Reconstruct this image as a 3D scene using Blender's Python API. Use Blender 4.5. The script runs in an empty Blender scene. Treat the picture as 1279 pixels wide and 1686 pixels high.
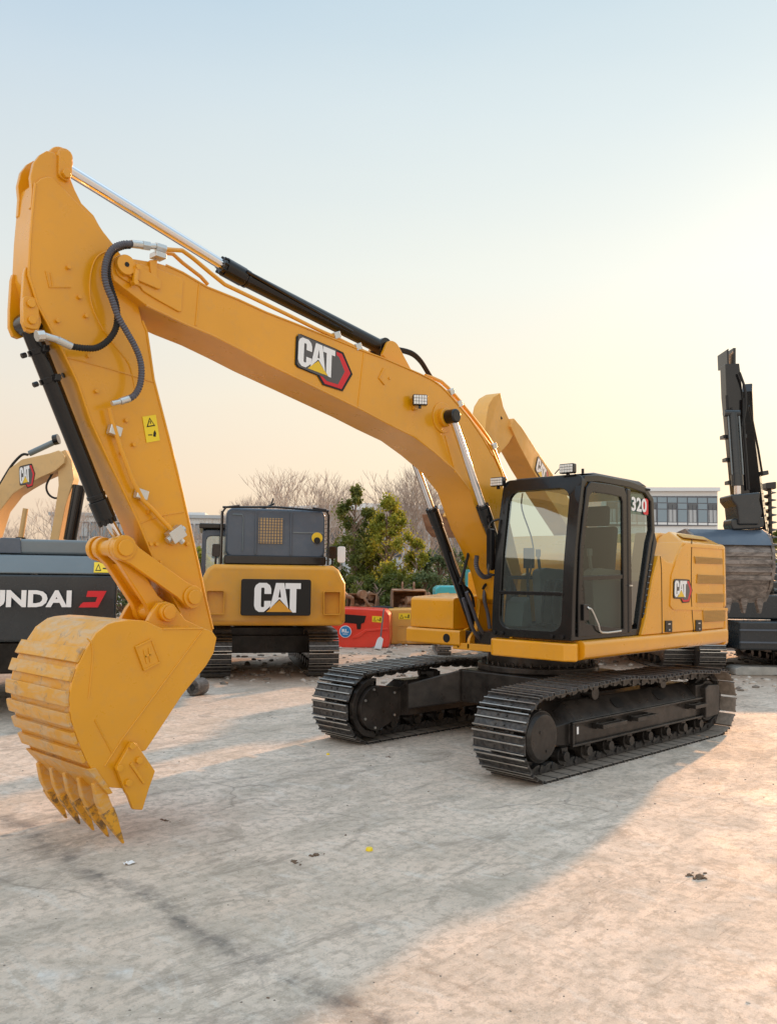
import bpy, bmesh, math, random
from mathutils import Vector, Matrix
R = math.radians
rnd = random.Random(7)
scene = bpy.context.scene
col = scene.collection

# ------------------------------------------------------------ camera
loc=(8.6980,5.6970,1.8722); yaw=3.89742; pitch=0.07672; roll=0.01269; fpx=1382.54
cd = bpy.data.cameras.new('camera'); cam = bpy.data.objects.new('camera', cd); col.objects.link(cam)
scene.camera = cam
cd.sensor_fit = 'HORIZONTAL'; cd.sensor_width = 36.0; cd.lens = 36.0 * fpx / 1279.0
cd.clip_start = 0.1; cd.clip_end = 3000
_f = Vector((math.cos(yaw)*math.cos(pitch), math.sin(yaw)*math.cos(pitch), math.sin(pitch)))
_r = Vector((math.sin(yaw), -math.cos(yaw), 0)); _u = _r.cross(_f)
_r2 = _r*math.cos(roll) + _u*math.sin(roll); _u2 = -_r*math.sin(roll) + _u*math.cos(roll)
cam.matrix_world = Matrix(((_r2.x, _u2.x, -_f.x, loc[0]), (_r2.y, _u2.y, -_f.y, loc[1]), (_r2.z, _u2.z, -_f.z, loc[2]), (0, 0, 0, 1)))

# ------------------------------------------------------------ sky, sun, exposure
SUN_AZ, SUN_EL = R(190), R(15)
w = bpy.data.worlds.new("World"); scene.world = w; w.use_nodes = True
nt = w.node_tree; nt.nodes.clear()
def N(t, **k):
    n = nt.nodes.new(t)
    for a, b in k.items(): setattr(n, a, b)
    return n
out = N('ShaderNodeOutputWorld'); bg = N('ShaderNodeBackground'); bg2 = N('ShaderNodeBackground'); add = N('ShaderNodeMixShader'); add.inputs[0].default_value = 0.90
sky = N('ShaderNodeTexSky', sky_type='NISHITA'); sky.sun_disc = False; sky.sun_elevation = SUN_EL
sky.sun_rotation = R(90) - SUN_AZ; sky.dust_density = 3.0; sky.air_density = 1.0
bg.inputs['Strength'].default_value = 0.05
nt.links.new(sky.outputs[0], bg.inputs[0])
geo = N('ShaderNodeNewGeometry'); neg = N('ShaderNodeVectorMath', operation='SCALE'); neg.inputs['Scale'].default_value = -1.0
nt.links.new(geo.outputs['Incoming'], neg.inputs[0])
sep = N('ShaderNodeSeparateXYZ'); nt.links.new(neg.outputs[0], sep.inputs[0])
cn = N('ShaderNodeTexNoise'); cn.inputs['Scale'].default_value = 1.6; cn.inputs['Detail'].default_value = 5; cmap = N('ShaderNodeMapping'); cmap.inputs['Scale'].default_value = (1, 1, 4); nt.links.new(neg.outputs[0], cmap.inputs[0]); nt.links.new(cmap.outputs[0], cn.inputs['Vector'])
cm1 = N('ShaderNodeMath', operation='MULTIPLY_ADD'); cm1.inputs[1].default_value = .10; cm1.inputs[2].default_value = -.05; nt.links.new(cn.outputs['Fac'], cm1.inputs[0]); cm2 = N('ShaderNodeMath', operation='ADD'); nt.links.new(cm1.outputs[0], cm2.inputs[0]); nt.links.new(sep.outputs['Z'], cm2.inputs[1])
ramp = N('ShaderNodeValToRGB'); nt.links.new(cm2.outputs[0], ramp.inputs[0])
el = ramp.color_ramp.elements
def srgb(r, g, b):
    f = lambda c: (c/255/12.92 if c/255 <= 0.04045 else ((c/255+0.055)/1.055)**2.4)
    return (f(r), f(g), f(b), 1)
stops = [(0.0, (226, 200, 172)), (0.10, (236, 214, 190)), (0.20, (232, 222, 206)), (0.34, (219, 224, 222)), (0.50, (198, 213, 223)), (0.60, (178, 201, 219)), (1.0, (170, 195, 215))]
el[0].position = 0; el[0].color = srgb(*stops[0][1]); el[1].position = 1; el[1].color = srgb(*stops[-1][1])
for p_, c_ in stops[1:-1]:
    e = el.new(p_); e.color = srgb(*c_)
dot = N('ShaderNodeVectorMath', operation='DOT_PRODUCT'); nt.links.new(neg.outputs[0], dot.inputs[0])
dot.inputs[1].default_value = (math.cos(SUN_AZ)*math.cos(SUN_EL), math.sin(SUN_AZ)*math.cos(SUN_EL), math.sin(SUN_EL))
mr = N('ShaderNodeMapRange', interpolation_type='SMOOTHERSTEP'); mr.inputs['From Min'].default_value = 0.45; mr.inputs['From Max'].default_value = 1.0
nt.links.new(dot.outputs['Value'], mr.inputs['Value'])
glow = N('ShaderNodeMix', data_type='RGBA', blend_type='ADD'); nt.links.new(mr.outputs[0], glow.inputs['Factor'])
nt.links.new(ramp.outputs[0], glow.inputs['A']); glow.inputs['B'].default_value = (0.10, 0.085, 0.03, 1)
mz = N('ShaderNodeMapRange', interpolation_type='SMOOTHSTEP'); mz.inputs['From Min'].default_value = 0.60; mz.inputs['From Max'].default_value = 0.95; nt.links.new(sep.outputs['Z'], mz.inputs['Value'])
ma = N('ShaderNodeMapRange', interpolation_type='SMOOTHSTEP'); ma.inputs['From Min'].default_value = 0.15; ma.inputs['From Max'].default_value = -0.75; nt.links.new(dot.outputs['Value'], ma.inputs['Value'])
g1 = N('ShaderNodeMix', data_type='RGBA', blend_type='ADD'); nt.links.new(mz.outputs[0], g1.inputs['Factor']); nt.links.new(glow.outputs['Result'], g1.inputs['A']); g1.inputs['B'].default_value = (0.50, 0.58, 0.66, 1)   # added fill light: unseen sky overhead brightened
g2 = N('ShaderNodeMix', data_type='RGBA', blend_type='ADD'); nt.links.new(ma.outputs[0], g2.inputs['Factor']); nt.links.new(g1.outputs['Result'], g2.inputs['A']); g2.inputs['B'].default_value = (0.62, 0.57, 0.52, 1)        # added front fill: unseen sky opposite the sun brightened
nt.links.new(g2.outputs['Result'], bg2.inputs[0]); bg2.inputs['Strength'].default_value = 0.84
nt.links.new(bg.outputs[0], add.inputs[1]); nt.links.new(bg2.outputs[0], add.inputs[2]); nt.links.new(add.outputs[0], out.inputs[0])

sd = bpy.data.lights.new('sun', 'SUN'); sd.energy = 3.5; sd.angle = R(1.0); sd.color = (1.0, 0.53, 0.25)
sun = bpy.data.objects.new('sun', sd); col.objects.link(sun)
sv = Vector((math.cos(SUN_AZ)*math.cos(SUN_EL), math.sin(SUN_AZ)*math.cos(SUN_EL), math.sin(SUN_EL)))
sun.rotation_euler = sv.to_track_quat('Z', 'Y').to_euler()
scene.view_settings.view_transform = 'Standard'; scene.view_settings.look = 'None'
scene.view_settings.exposure = 0.50; scene.view_settings.gamma = 1
scene.cycles.transparent_max_bounces = 16

# ------------------------------------------------------------ materials
class Mat:
    """small wrapper round a node material"""
    def __init__(s, name, color=(.5,.5,.5), rough=.5, metal=0, coat=0, spec=.5):
        s.m = bpy.data.materials.new(name); s.m.use_nodes = True; s.t = s.m.node_tree
        s.b = s.t.nodes['Principled BSDF']; s.b.inputs['Base Color'].default_value = (*color, 1)
        s.b.inputs['Roughness'].default_value = rough; s.b.inputs['Metallic'].default_value = metal
        s.b.inputs['Coat Weight'].default_value = coat; s.b.inputs['Coat Roughness'].default_value = .07
        s.b.inputs['Specular IOR Level'].default_value = spec if max(color) > .05 else .3
        s.tc = s.t.nodes.new('ShaderNodeTexCoord'); s.color = color
    def noise(s, scale, detail=4, rough=.55, stretch=None, src='Object', dist=0):
        n = s.t.nodes.new('ShaderNodeTexNoise'); n.inputs['Scale'].default_value = scale
        n.inputs['Detail'].default_value = detail; n.inputs['Roughness'].default_value = rough; n.inputs['Distortion'].default_value = dist
        mp = s.t.nodes.new('ShaderNodeMapping'); s.t.links.new(s.tc.outputs[src], mp.inputs[0])
        if stretch: mp.inputs['Scale'].default_value = stretch
        s.t.links.new(mp.outputs[0], n.inputs['Vector']); s.mp = mp
        return n.outputs['Fac']
    def ramp(s, fac, stops):
        r = s.t.nodes.new('ShaderNodeValToRGB'); e = r.color_ramp.elements
        def c4(c): return (c, c, c, 1) if isinstance(c, (int, float)) else (*c, 1)
        e[0].position, e[0].color = stops[0][0], c4(stops[0][1]); e[1].position, e[1].color = stops[-1][0], c4(stops[-1][1])
        for p_, c in stops[1:-1]:
            x = e.new(p_); x.color = c4(c)
        s.t.links.new(fac, r.inputs[0]); return r.outputs[0]
    def mix(s, fac, a, b, mode='MIX'):
        n = s.t.nodes.new('ShaderNodeMix'); n.data_type = 'RGBA'; n.blend_type = mode
        for k, v in (('Factor', fac), ('A', a), ('B', b)):
            if isinstance(v, (int, float)): n.inputs[k].default_value = v
            elif isinstance(v, tuple): n.inputs[k].default_value = (*v, 1)
            else: s.t.links.new(v, n.inputs[k])
        return n.outputs['Result']
    def base(s, o): s.t.links.new(o, s.b.inputs['Base Color']); return s
    def roughn(s, o): s.t.links.new(o, s.b.inputs['Roughness']); return s
    def bump(s, h, strength=.2, dist=.01, chain=True):
        b = s.t.nodes.new('ShaderNodeBump'); b.inputs['Strength'].default_value = strength; b.inputs['Distance'].default_value = dist
        s.t.links.new(h, b.inputs['Height'])
        if getattr(s, 'lastb', None) is not None: s.t.links.new(s.lastb, b.inputs['Normal'])
        s.lastb = b.outputs[0]; s.t.links.new(b.outputs[0], s.b.inputs['Normal']); return s

def paint(name, c, rough=.34, coat=.35, dirt=(.30,.22,.15), amt=.25, var=.10):
    m = Mat(name, c, rough, 0, coat)
    n1 = m.noise(1.3, 3); d = tuple(x*(1-var) for x in c); u = tuple(min(1, x*(1+var)) for x in c)
    cc = m.ramp(n1, [(.3, d), (.7, u)])
    n2 = m.noise(9, 8, .7); f = m.ramp(n2, [(.52, 0.0), (.78, amt)])
    m.base(m.mix(f, cc, dirt)); m.roughn(m.ramp(m.noise(5, 6, .6), [(.3, rough*.8), (.7, rough*1.35)]))
    m.bump(m.noise(1.6, 2), .05, .03); m.bump(m.noise(160, 2), .03, .001)
    return m.m
YEL = (.73, .318, .003)
M = {}
M['yellow'] = paint('yellow_paint', YEL, .30, .55, amt=.16, var=.07)
M['yellow2'] = paint('yellow_paint_far', (.66, .30, .015), .42, .2)
M['tan'] = paint('faded_tan_paint', (.62, .40, .17), .5, .1, amt=.4)
M['tan2'] = paint('faded_orange_paint', (.70, .36, .07), .5, .1, amt=.3)
M['slate'] = paint('slate_blue_paint', (.060, .085, .120), .38, .3, dirt=(.2,.19,.18), amt=.2)
M['charcoal'] = paint('charcoal_paint', (.020, .026, .031), .25, .35, dirt=(.12,.11,.1), amt=.15)
M['slate_lt'] = paint('grey_blue_paint', (.13, .165, .185), .35, .3, dirt=(.2,.19,.18), amt=.2)
M['black'] = paint('black_paint', (.006, .006, .007), .2, .35, dirt=(.06,.055,.05), amt=.10)
M['frameblk'] = paint('cab_black_paint', (.008, .0075, .0075), .22, .18, dirt=(.05,.045,.04), amt=.08)
M['red'] = paint('red_paint', (.75, .045, .022), .35, .4, amt=.15)
M['teal'] = paint('teal_paint', (.035, .40, .44), .4, .3, amt=.2)
M['white'] = Mat('white_vinyl', (.82, .82, .82), .4).m
M['black_v'] = Mat('black_vinyl', (.012, .012, .012), .4).m
M['red_v'] = Mat('red_vinyl', (.62, .01, .02), .4).m
M['grey_v'] = Mat('grey_vinyl', (.085, .08, .08), .4).m
M['yel_v'] = Mat('yellow_vinyl', (.78, .50, .02), .4).m
M['caution'] = Mat('caution_yellow', (.85, .62, .02), .4).m
M['blue_v'] = Mat('blue_vinyl', (.02, .22, .50), .4).m
M['rubber'] = Mat('black_rubber', (.018, .018, .018), .6).m
M['spiral'] = Mat('grey_plastic_sleeve', (.085, .085, .105), .38).m
M['seat'] = Mat('seat_fabric', (.03, .03, .032), .8).m
M['lamp'] = Mat('lamp_lens', (.75, .75, .72), .12, .0, .5).m
M['amber'] = Mat('amber_lens', (.75, .16, .03), .25).m
M['mirror'] = Mat('mirror_glass', (.8, .85, .9), .05, 1).m
m = Mat('chrome_rod', (.80, .80, .82), .10, 1); m.roughn(m.ramp(m.noise(30, 3), [(.3, .06), (.7, .16)])); M['chrome'] = m.m
m = Mat('zinc_fitting', (.62, .62, .60), .32, .85); m.roughn(m.ramp(m.noise(30, 3), [(.3, .25), (.7, .45)])); M['zinc'] = m.m
# track steel: dark worn steel with dust in it
m = Mat('track_steel', (.05, .048, .046), .34, .6)
f = m.ramp(m.noise(7, 8, .7), [(.45, 0.0), (.75, .55)])
cc = m.ramp(m.noise(25, 5, .6), [(.3, (.032, .032, .034)), (.75, (.12, .115, .11))])
m.base(m.mix(f, cc, (.16, .14, .12))); m.roughn(m.ramp(m.noise(14, 6), [(.3, .26), (.7, .55)])); m.bump(m.noise(60, 5), .15, .003); M['steel'] = m.m
m = Mat('dusty_steel', (.2, .17, .14), .6, .1); m.base(m.ramp(m.noise(9, 7), [(.3, (.16, .135, .11)), (.7, (.40, .33, .27))])); M['dusty_steel'] = m.m
M['edge_steel'] = Mat('worn_steel_edge', (.42, .40, .37), .32, .85).m
m = Mat('undercarriage_paint', (.022, .019, .017), .28, .1, .15)
f = m.ramp(m.noise(4, 8, .65), [(.42, 0.0), (.75, .45)])
m.base(m.mix(f, (.020, .017, .015), (.12, .10, .085))); m.roughn(m.ramp(m.noise(9, 6), [(.3, .24), (.7, .5)])); m.bump(m.noise(40, 4), .1, .003); M['under'] = m.m
# bucket back: yellow paint scraped down to pale and bare metal, scratches run along the wear strips
m = Mat('worn_yellow_paint', YEL, .42)
f = m.ramp(m.noise(3.4, 9, .72, (2.2, .8, 3.5), dist=.8), [(.44, 0.0), (.60, .85)]); a = m.mix(f, (.68, .32, .03), (.58, .40, .22))
g = m.ramp(m.noise(5, 10, .78, (2.2, 1.6, 1.2), dist=1.2), [(.56, 0.0), (.66, .75)]); a = m.mix(g, a, (.20, .165, .14))
m.base(a); m.roughn(m.ramp(m.noise(12, 6), [(.3, .3), (.7, .6)])); m.bump(m.noise(26, 7, .7), .2, .004); M['worn'] = m.m
m = Mat('worn_tooth_paint', (.62, .33, .04), .45)
g = m.ramp(m.noise(14, 8, .7), [(.48, 0.0), (.60, .85)]); m.base(m.mix(g, (.70, .33, .02), (.10, .07, .045))); m.bump(m.noise(40, 6), .25, .004); M['tooth'] = m.m
m = Mat('rusty_steel', (.2, .1, .06), .8)
m.base(m.ramp(m.noise(4, 9, .7), [(.3, (.10, .06, .045)), (.5, (.24, .125, .07)), (.7, (.36, .25, .18))])); m.bump(m.noise(20, 8), .4, .01); M['rust'] = m.m
m = Mat('scraped_steel', (.2, .17, .15), .5, .3)
a = m.ramp(m.noise(3.5, 10, .78, (1, 1, 2.6), dist=1.0), [(.3, (.045, .042, .042)), (.46, (.13, .115, .105)), (.60, (.27, .24, .22)), (.72, (.08, .075, .075))])
m.base(a); m.bump(m.noise(16, 8), .4, .01); M['scraped'] = m.m
# glass
def glass(name, tint, refl=.10):
    m_ = bpy.data.materials.new(name); m_.use_nodes = True; t = m_.node_tree; t.nodes.clear()
    o = t.nodes.new('ShaderNodeOutputMaterial'); mx = t.nodes.new('ShaderNodeMixShader'); tr = t.nodes.new('ShaderNodeBsdfTransparent')
    gl = t.nodes.new('ShaderNodeBsdfGlossy'); lw = t.nodes.new('ShaderNodeLayerWeight'); lw.inputs[0].default_value = .5; fr = t.nodes.new('ShaderNodeMath'); fr.operation = 'POWER'; fr.inputs[1].default_value = 4.0; t.links.new(lw.outputs['Facing'], fr.inputs[0])
    ad = t.nodes.new('ShaderNodeMath'); ad.operation = 'ADD'; ad.inputs[1].default_value = refl+.04
    tr.inputs[0].default_value = (*tint, 1); gl.inputs[0].default_value = (.9, .97, .95, 1); gl.inputs['Roughness'].default_value = .03
    t.links.new(fr.outputs[0], ad.inputs[0]); t.links.new(ad.outputs[0], mx.inputs[0]); t.links.new(tr.outputs[0], mx.inputs[1]); t.links.new(gl.outputs[0], mx.inputs[2])
    t.links.new(mx.outputs[0], o.inputs[0]); return m_
M['glass'] = glass('cab_glass', (.46, .60, .60), .15)
M['glass_dark'] = glass('dark_cab_glass', (.52, .62, .58), -.02)
M['pane'] = Mat('window_pane', (.16, .24, .30), .12, 0, .5).m
M['pane_dk'] = Mat('dark_window_pane', (.05, .07, .09), .15, 0, .5).m
M['facade'] = Mat('pale_grey_render', (.68, .71, .73), .7).m  # wall colour lightened to stand in for distance haze on the buildings
M['facade2'] = Mat('grey_cladding', (.42, .45, .47), .7).m
M['mullion'] = Mat('grey_mullion', (.10, .11, .13), .5).m
M['interior'] = Mat('cab_interior_grey', (.13, .125, .115), .6).m
M['interior_dk'] = Mat('cab_interior_dark', (.03, .03, .03), .7).m
m = Mat('bark', (.2, .15, .12), .9); m.base(m.ramp(m.noise(12, 5), [(.3, (.17, .115, .085)), (.7, (.34, .25, .19))])); M['bark'] = m.m
def leafm(name, a, b, c):
    m = Mat(name, a, .55); m.base(m.ramp(m.noise(1.1, 6, .75), [(.32, a), (.5, b), (.66, c)]))
    m.b.inputs['Subsurface Weight'].default_value = 0; m.m.use_backface_culling = False
    t = m.t; tl = t.nodes.new('ShaderNodeBsdfTranslucent'); mx = t.nodes.new('ShaderNodeMixShader'); mx.inputs[0].default_value = .5
    t.links.new(m.b.inputs['Base Color'].links[0].from_socket, tl.inputs[0]); t.links.new(m.b.outputs[0], mx.inputs[1]); t.links.new(tl.outputs[0], mx.inputs[2])
    t.links.new(mx.outputs[0], t.nodes['Material Output'].inputs[0]); return m.m
M['leaf1'] = leafm('olive_leaves', (.06, .085, .022), (.14, .17, .035), (.27, .27, .06))
M['leaf2'] = leafm('yellow_green_leaves', (.12, .15, .02), (.32, .33, .04), (.52, .46, .06))
M['leaf3'] = leafm('grey_green_leaves', (.07, .11, .05), (.14, .19, .08), (.22, .26, .12))

# ------------------------------------------------------------ mesh builder
class MB:
    def __init__(s): s.v = []; s.f = []; s.mi = []; s.k = 0; s.T = None
    def add(s, vs, fs):
        o = len(s.v)
        if s.T is not None: vs = [s.T @ Vector(v) for v in vs]
        s.v += [tuple(v) for v in vs]; s.f += [tuple(i+o for i in f) for f in fs]; s.mi += [s.k]*len(fs); return s
    def prism(s, pts, a, b, ax='y'):
        def q(p, t): return {'y': (p[0], t, p[1]), 'x': (t, p[0], p[1]), 'z': (p[0], p[1], t)}[ax]
        n = len(pts); vs = [q(p, a) for p in pts] + [q(p, b) for p in pts]
        return s.add(vs, [tuple(range(n)), tuple(range(n, 2*n))[::-1]] + [(i, (i+1) % n, n+(i+1) % n, n+i) for i in range(n)])
    def sheet(s, pts, y): return s.add([(a, y, b) for a, b in pts], [tuple(range(len(pts)))])
    def box(s, x0, x1, y0, y1, z0, z1): return s.prism([(x0, z0), (x1, z0), (x1, z1), (x0, z1)], y0, y1)
    def ring(s, o, i, a, b, ax='y'):
        def q(p, t): return {'y': (p[0], t, p[1]), 'x': (t, p[0], p[1]), 'z': (p[0], p[1], t)}[ax]
        n = len(o); vs = [q(p, a) for p in o] + [q(p, a) for p in i] + [q(p, b) for p in o] + [q(p, b) for p in i]; fs = []
        for k in range(n):
            j = (k+1) % n
            fs += [(k, j, n+j, n+k), (2*n+k, 3*n+k, 3*n+j, 2*n+j), (k, 2*n+k, 2*n+j, j), (n+k, n+j, 3*n+j, 3*n+k)]
        return s.add(vs, fs)
    def cyl(s, p0, p1, r0, r1=None, n=20):
        r1 = r0 if r1 is None else r1
        return s.tube([p0, p1], [r0, r1], n)
    def tube(s, pts, r, n=8, smooth=0, closed=False):
        P = [Vector(p) for p in pts]
        if smooth:
            Q = []
            for i in range(len(P)-1):
                a, b, c, d = P[max(i-1, 0)], P[i], P[i+1], P[min(i+2, len(P)-1)]
                for k in range(smooth):
                    t = k/smooth; Q.append(.5*((2*b)+(c-a)*t+(2*a-5*b+4*c-d)*t*t+(3*b-a-3*c+d)*t**3))
            P = Q+[P[-1]]
        rr = r if isinstance(r, (list, tuple)) else None
        vs = []; fs = []; up = None
        for i, p in enumerate(P):
            t = (P[min(i+1, len(P)-1)]-P[max(i-1, 0)]).normalized()
            if up is None: up = t.orthogonal().normalized()
            up = (up - t*up.dot(t)); up = up.normalized() if up.length > 1e-6 else t.orthogonal().normalized()
            b = t.cross(up); R_ = rr[i % len(rr)] if rr else r
            vs += [p + (up*math.cos(2*math.pi*k/n) + b*math.sin(2*math.pi*k/n))*R_ for k in range(n)]
        for i in range(len(P)-1):
            fs += [(i*n+k, i*n+(k+1) % n, (i+1)*n+(k+1) % n, (i+1)*n+k) for k in range(n)]
        fs += [tuple(range(n))[::-1], tuple(range((len(P)-1)*n, len(P)*n))]
        return s.add(vs, fs)
    def corr(s, pts, r, step=.009, n=12):           # corrugated hose
        P = [Vector(p) for p in pts]; Q = []
        for i in range(len(P)-1):
            a, b, c, d = P[max(i-1, 0)], P[i], P[i+1], P[min(i+2, len(P)-1)]; k_ = max(2, int((c-b).length/step))
            for k in range(k_):
                t = k/k_; Q.append(.5*((2*b)+(c-a)*t+(2*a-5*b+4*c-d)*t*t+(3*b-a-3*c+d)*t**3))
        return s.tube(Q+[P[-1]], [r, r*.78], n)
    def build(s, name, mat, parent=None, bevel=0, seg=2, smooth=True, recalc=True, ang=32):
        me = bpy.data.meshes.new(name); me.from_pydata(s.v, [], s.f)
        ms = mat if isinstance(mat, (list, tuple)) else [mat]
        for x in ms: me.materials.append(M[x] if isinstance(x, str) else x)
        for p, k in zip(me.polygons, s.mi): p.material_index = k
        if recalc:
            b = bmesh.new(); b.from_mesh(me); bmesh.ops.recalc_face_normals(b, faces=b.faces); b.to_mesh(me); b.free()
        if smooth:
            me.polygons.foreach_set('use_smooth', [True]*len(me.polygons)); me.set_sharp_from_angle(angle=R(ang))
        o = bpy.data.objects.new(name, me); col.objects.link(o)
        if parent is not None: o.parent = parent
        if bevel:
            bm_ = o.modifiers.new('edge', 'BEVEL'); bm_.width = bevel; bm_.segments = seg; bm_.limit_method = 'ANGLE'; bm_.angle_limit = R(35)
            bm_.harden_normals = True
        return o
def empty(name, loc=(0, 0, 0), rz=0):
    o = bpy.data.objects.new(name, None); o.location = loc; o.rotation_euler = (0, 0, rz); o.empty_display_size = .3; col.objects.link(o); return o
def tag(o, label=None, cat=None, group=None, kind=None):
    for k, v in (('label', label), ('category', cat), ('group', group), ('kind', kind)):
        if v: o[k] = v
    return o
def arc(cx, cy, r, a0, a1, n):
    return [(cx+r*math.cos(R(a0+(a1-a0)*i/n)), cy+r*math.sin(R(a0+(a1-a0)*i/n))) for i in range(n+1)]
def rrect(x0, x1, y0, y1, r, n=4):
    return arc(x1-r, y0+r, r, -90, 0, n)+arc(x1-r, y1-r, r, 0, 90, n)+arc(x0+r, y1-r, r, 90, 180, n)+arc(x0+r, y0+r, r, 180, 270, n)
def fillet(pts, rs, n=4):
    """round the corners of a polygon; rs one radius or one per corner"""
    o = []; L = len(pts)
    for i, p in enumerate(pts):
        r = rs if isinstance(rs, (int, float)) else rs[i]
        a, b, c = Vector(pts[i-1]), Vector(p), Vector(pts[(i+1) % L]); u = (a-b); v = (c-b)
        d = min(r, u.length*.45, v.length*.45); A = b+u.normalized()*d; C = b+v.normalized()*d
        for k in range(n+1):
            t = k/n; q = A*(1-t)**2+b*2*t*(1-t)+C*t*t; o.append((q.x, q.y))
    return o
def text_polys(s, bold=0.0, shear=0):
    cu = bpy.data.curves.new('lettering', 'FONT'); cu.body = s; cu.offset = bold; cu.shear = shear; cu.size = 1; cu.fill_mode = 'BOTH'; cu.resolution_u = 3
    o = bpy.data.objects.new('lettering', cu); col.objects.link(o); dg = bpy.context.evaluated_depsgraph_get(); dg.update()
    me = bpy.data.meshes.new_from_object(o.evaluated_get(dg)); vs = [(v.co.x, v.co.y) for v in me.vertices]; fs = [tuple(p.vertices) for p in me.polygons]
    bpy.data.objects.remove(o); bpy.data.curves.remove(cu); bpy.data.meshes.remove(me)
    x0 = min(v[0] for v in vs); x1 = max(v[0] for v in vs); y0 = min(v[1] for v in vs); y1 = max(v[1] for v in vs)
    return [((v[0]-x0)/(x1-x0), (v[1]-y0)/(y1-y0)) for v in vs], fs
class Plane:
    """affine 2-D frame on a surface: point(u, v, lift)"""
    def __init__(s, O, U, V, n=None):
        s.O, s.U, s.V = Vector(O), Vector(U)-Vector(O), Vector(V)-Vector(O); s.n = Vector(n).normalized() if n else s.U.cross(s.V).normalized()
    def __call__(s, u, v, h=0): return s.O+s.U*u+s.V*v+s.n*h
    def poly(s, mb, pts, h0, h1):
        n = len(pts); mb.add([s(*p, h0) for p in pts]+[s(*p, h1) for p in pts], [tuple(range(n))[::-1], tuple(range(n, 2*n))]+[(i, (i+1) % n, n+(i+1) % n, n+i) for i in range(n)])
    def text(s, mb, t, u0, v0, u1, v1, h, bold=.0):
        vs, fs = text_polys(t, bold); mb.add([s(u0+(u1-u0)*a, v0+(v1-v0)*b, h) for a, b in vs], fs)
# block letters of the maker's mark, in a unit box
L_C = [(.36, .62), (.36, .80), (.33, .92), (.26, 1), (.10, 1), (.03, .92), (0, .80), (0, .20), (.03, .08), (.10, 0), (.21, 0), (.35, .20), (.36, .38), (.215, .38), (.215, .20), (.205, .165), (.155, .165), (.145, .20), (.145, .80), (.155, .835), (.205, .835), (.215, .80), (.215, .62)]
L_A = [(.335, .10), (.46, 1), (.64, 1), (.735, .12), (.55, .44), (.53, .44)]
L_T = [(.665, .80), (.665, 1), (1, 1), (1, .80), (.905, .80), (.905, -.02), (.83, -.02), (.765, .11), (.765, .80)]
L_TRI = [(.26, 0), (.54, .40), (.82, 0)]
A_HOLE = [(.515, .50), (.575, .50), (.547, .80)]
def old_mark(mb, P, kw=0, ky=1, kb=2):
    mb.k = kw
    for l in (L_C, L_A, L_T): P.poly(mb, l, .003, .006)
    mb.k = kb; P.poly(mb, A_HOLE, .0065, .0075); mb.k = ky; P.poly(mb, L_TRI, .003, .006)
def new_mark(mb, P):      # 0 white 1 yellow 2 black 3 red 4 grey
    mb.k = 2; P.poly(mb, [(-.06, -.02), (.02, -.10), (.54, -.12), (.70, -.38), (1.27, -.34), (1.54, .42), (1.25, 1.08), (.98, 1.10), (.05, 1.10), (-.06, .95)], .002, .004)
    mb.k = 3; P.poly(mb, [(.60, -.08), (.75, -.31), (1.23, -.28), (1.47, .42), (1.20, 1.0), (1.04, 1.0), (1.04, .0)], .004, .006)
    mb.k = 4; P.poly(mb, [(.66, -.06), (.80, -.19), (1.12, -.16), (1.30, .40), (1.12, .84), (1.0, .9), (.66, .2)], .006, .0075)
    mb.k = 4; P.poly(mb, [(-.02, .0), (.04, -.06), (.56, -.09), (.82, -.09), (.95, .1), (1.04, .72), (1.04, 1.06), (-.02, 1.06)], .0078, .0092)
    mb.k = 0
    for l in (L_C, L_A, L_T): P.poly(mb, l, .0095, .011)
    mb.k = 4; P.poly(mb, A_HOLE, .0113, .012); mb.k = 1; P.poly(mb, L_TRI, .0095, .011)
MARK = ['white', 'yel_v', 'black_v', 'red_v', 'grey_v']
def caution(P, name, parent, lines=2):
    mb = MB(); P.poly(mb, [(0, 0), (1, 0), (1, 1), (0, 1)], .001, .003); mb.k = 1
    if lines == 2:
        P.poly(mb, [(.18, .58), (.82, .58), (.5, .93)], .0035, .0045); mb.k = 0; P.poly(mb, [(.29, .625), (.71, .625), (.5, .86)], .0048, .0056); mb.k = 1
        P.poly(mb, [(.47, .68), (.53, .68), (.54, .80), (.46, .80)], .006, .0066)
        P.poly(mb, [(.2, .26), (.5, .24), (.5, .28), (.2, .30)], .0035, .0045); P.poly(mb, [(.55, .2), (.72, .16), (.8, .3), (.74, .42), (.62, .34)], .0035, .0045)
    else:
        P.poly(mb, [(.08, .15), (.42, .15), (.25, .85)], .0035, .0045); mb.k = 0; P.poly(mb, [(.15, .23), (.35, .23), (.25, .68)], .0048, .0056); mb.k = 1
        P.poly(mb, [(.5, .35), (.75, .30), (.75, .42), (.5, .47)], .0035, .0045); P.poly(mb, [(.78, .2), (.9, .2), (.92, .8), (.8, .8)], .0035, .0045)
    return mb.build(name, ['caution', 'black_v'], parent, smooth=False)

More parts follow.
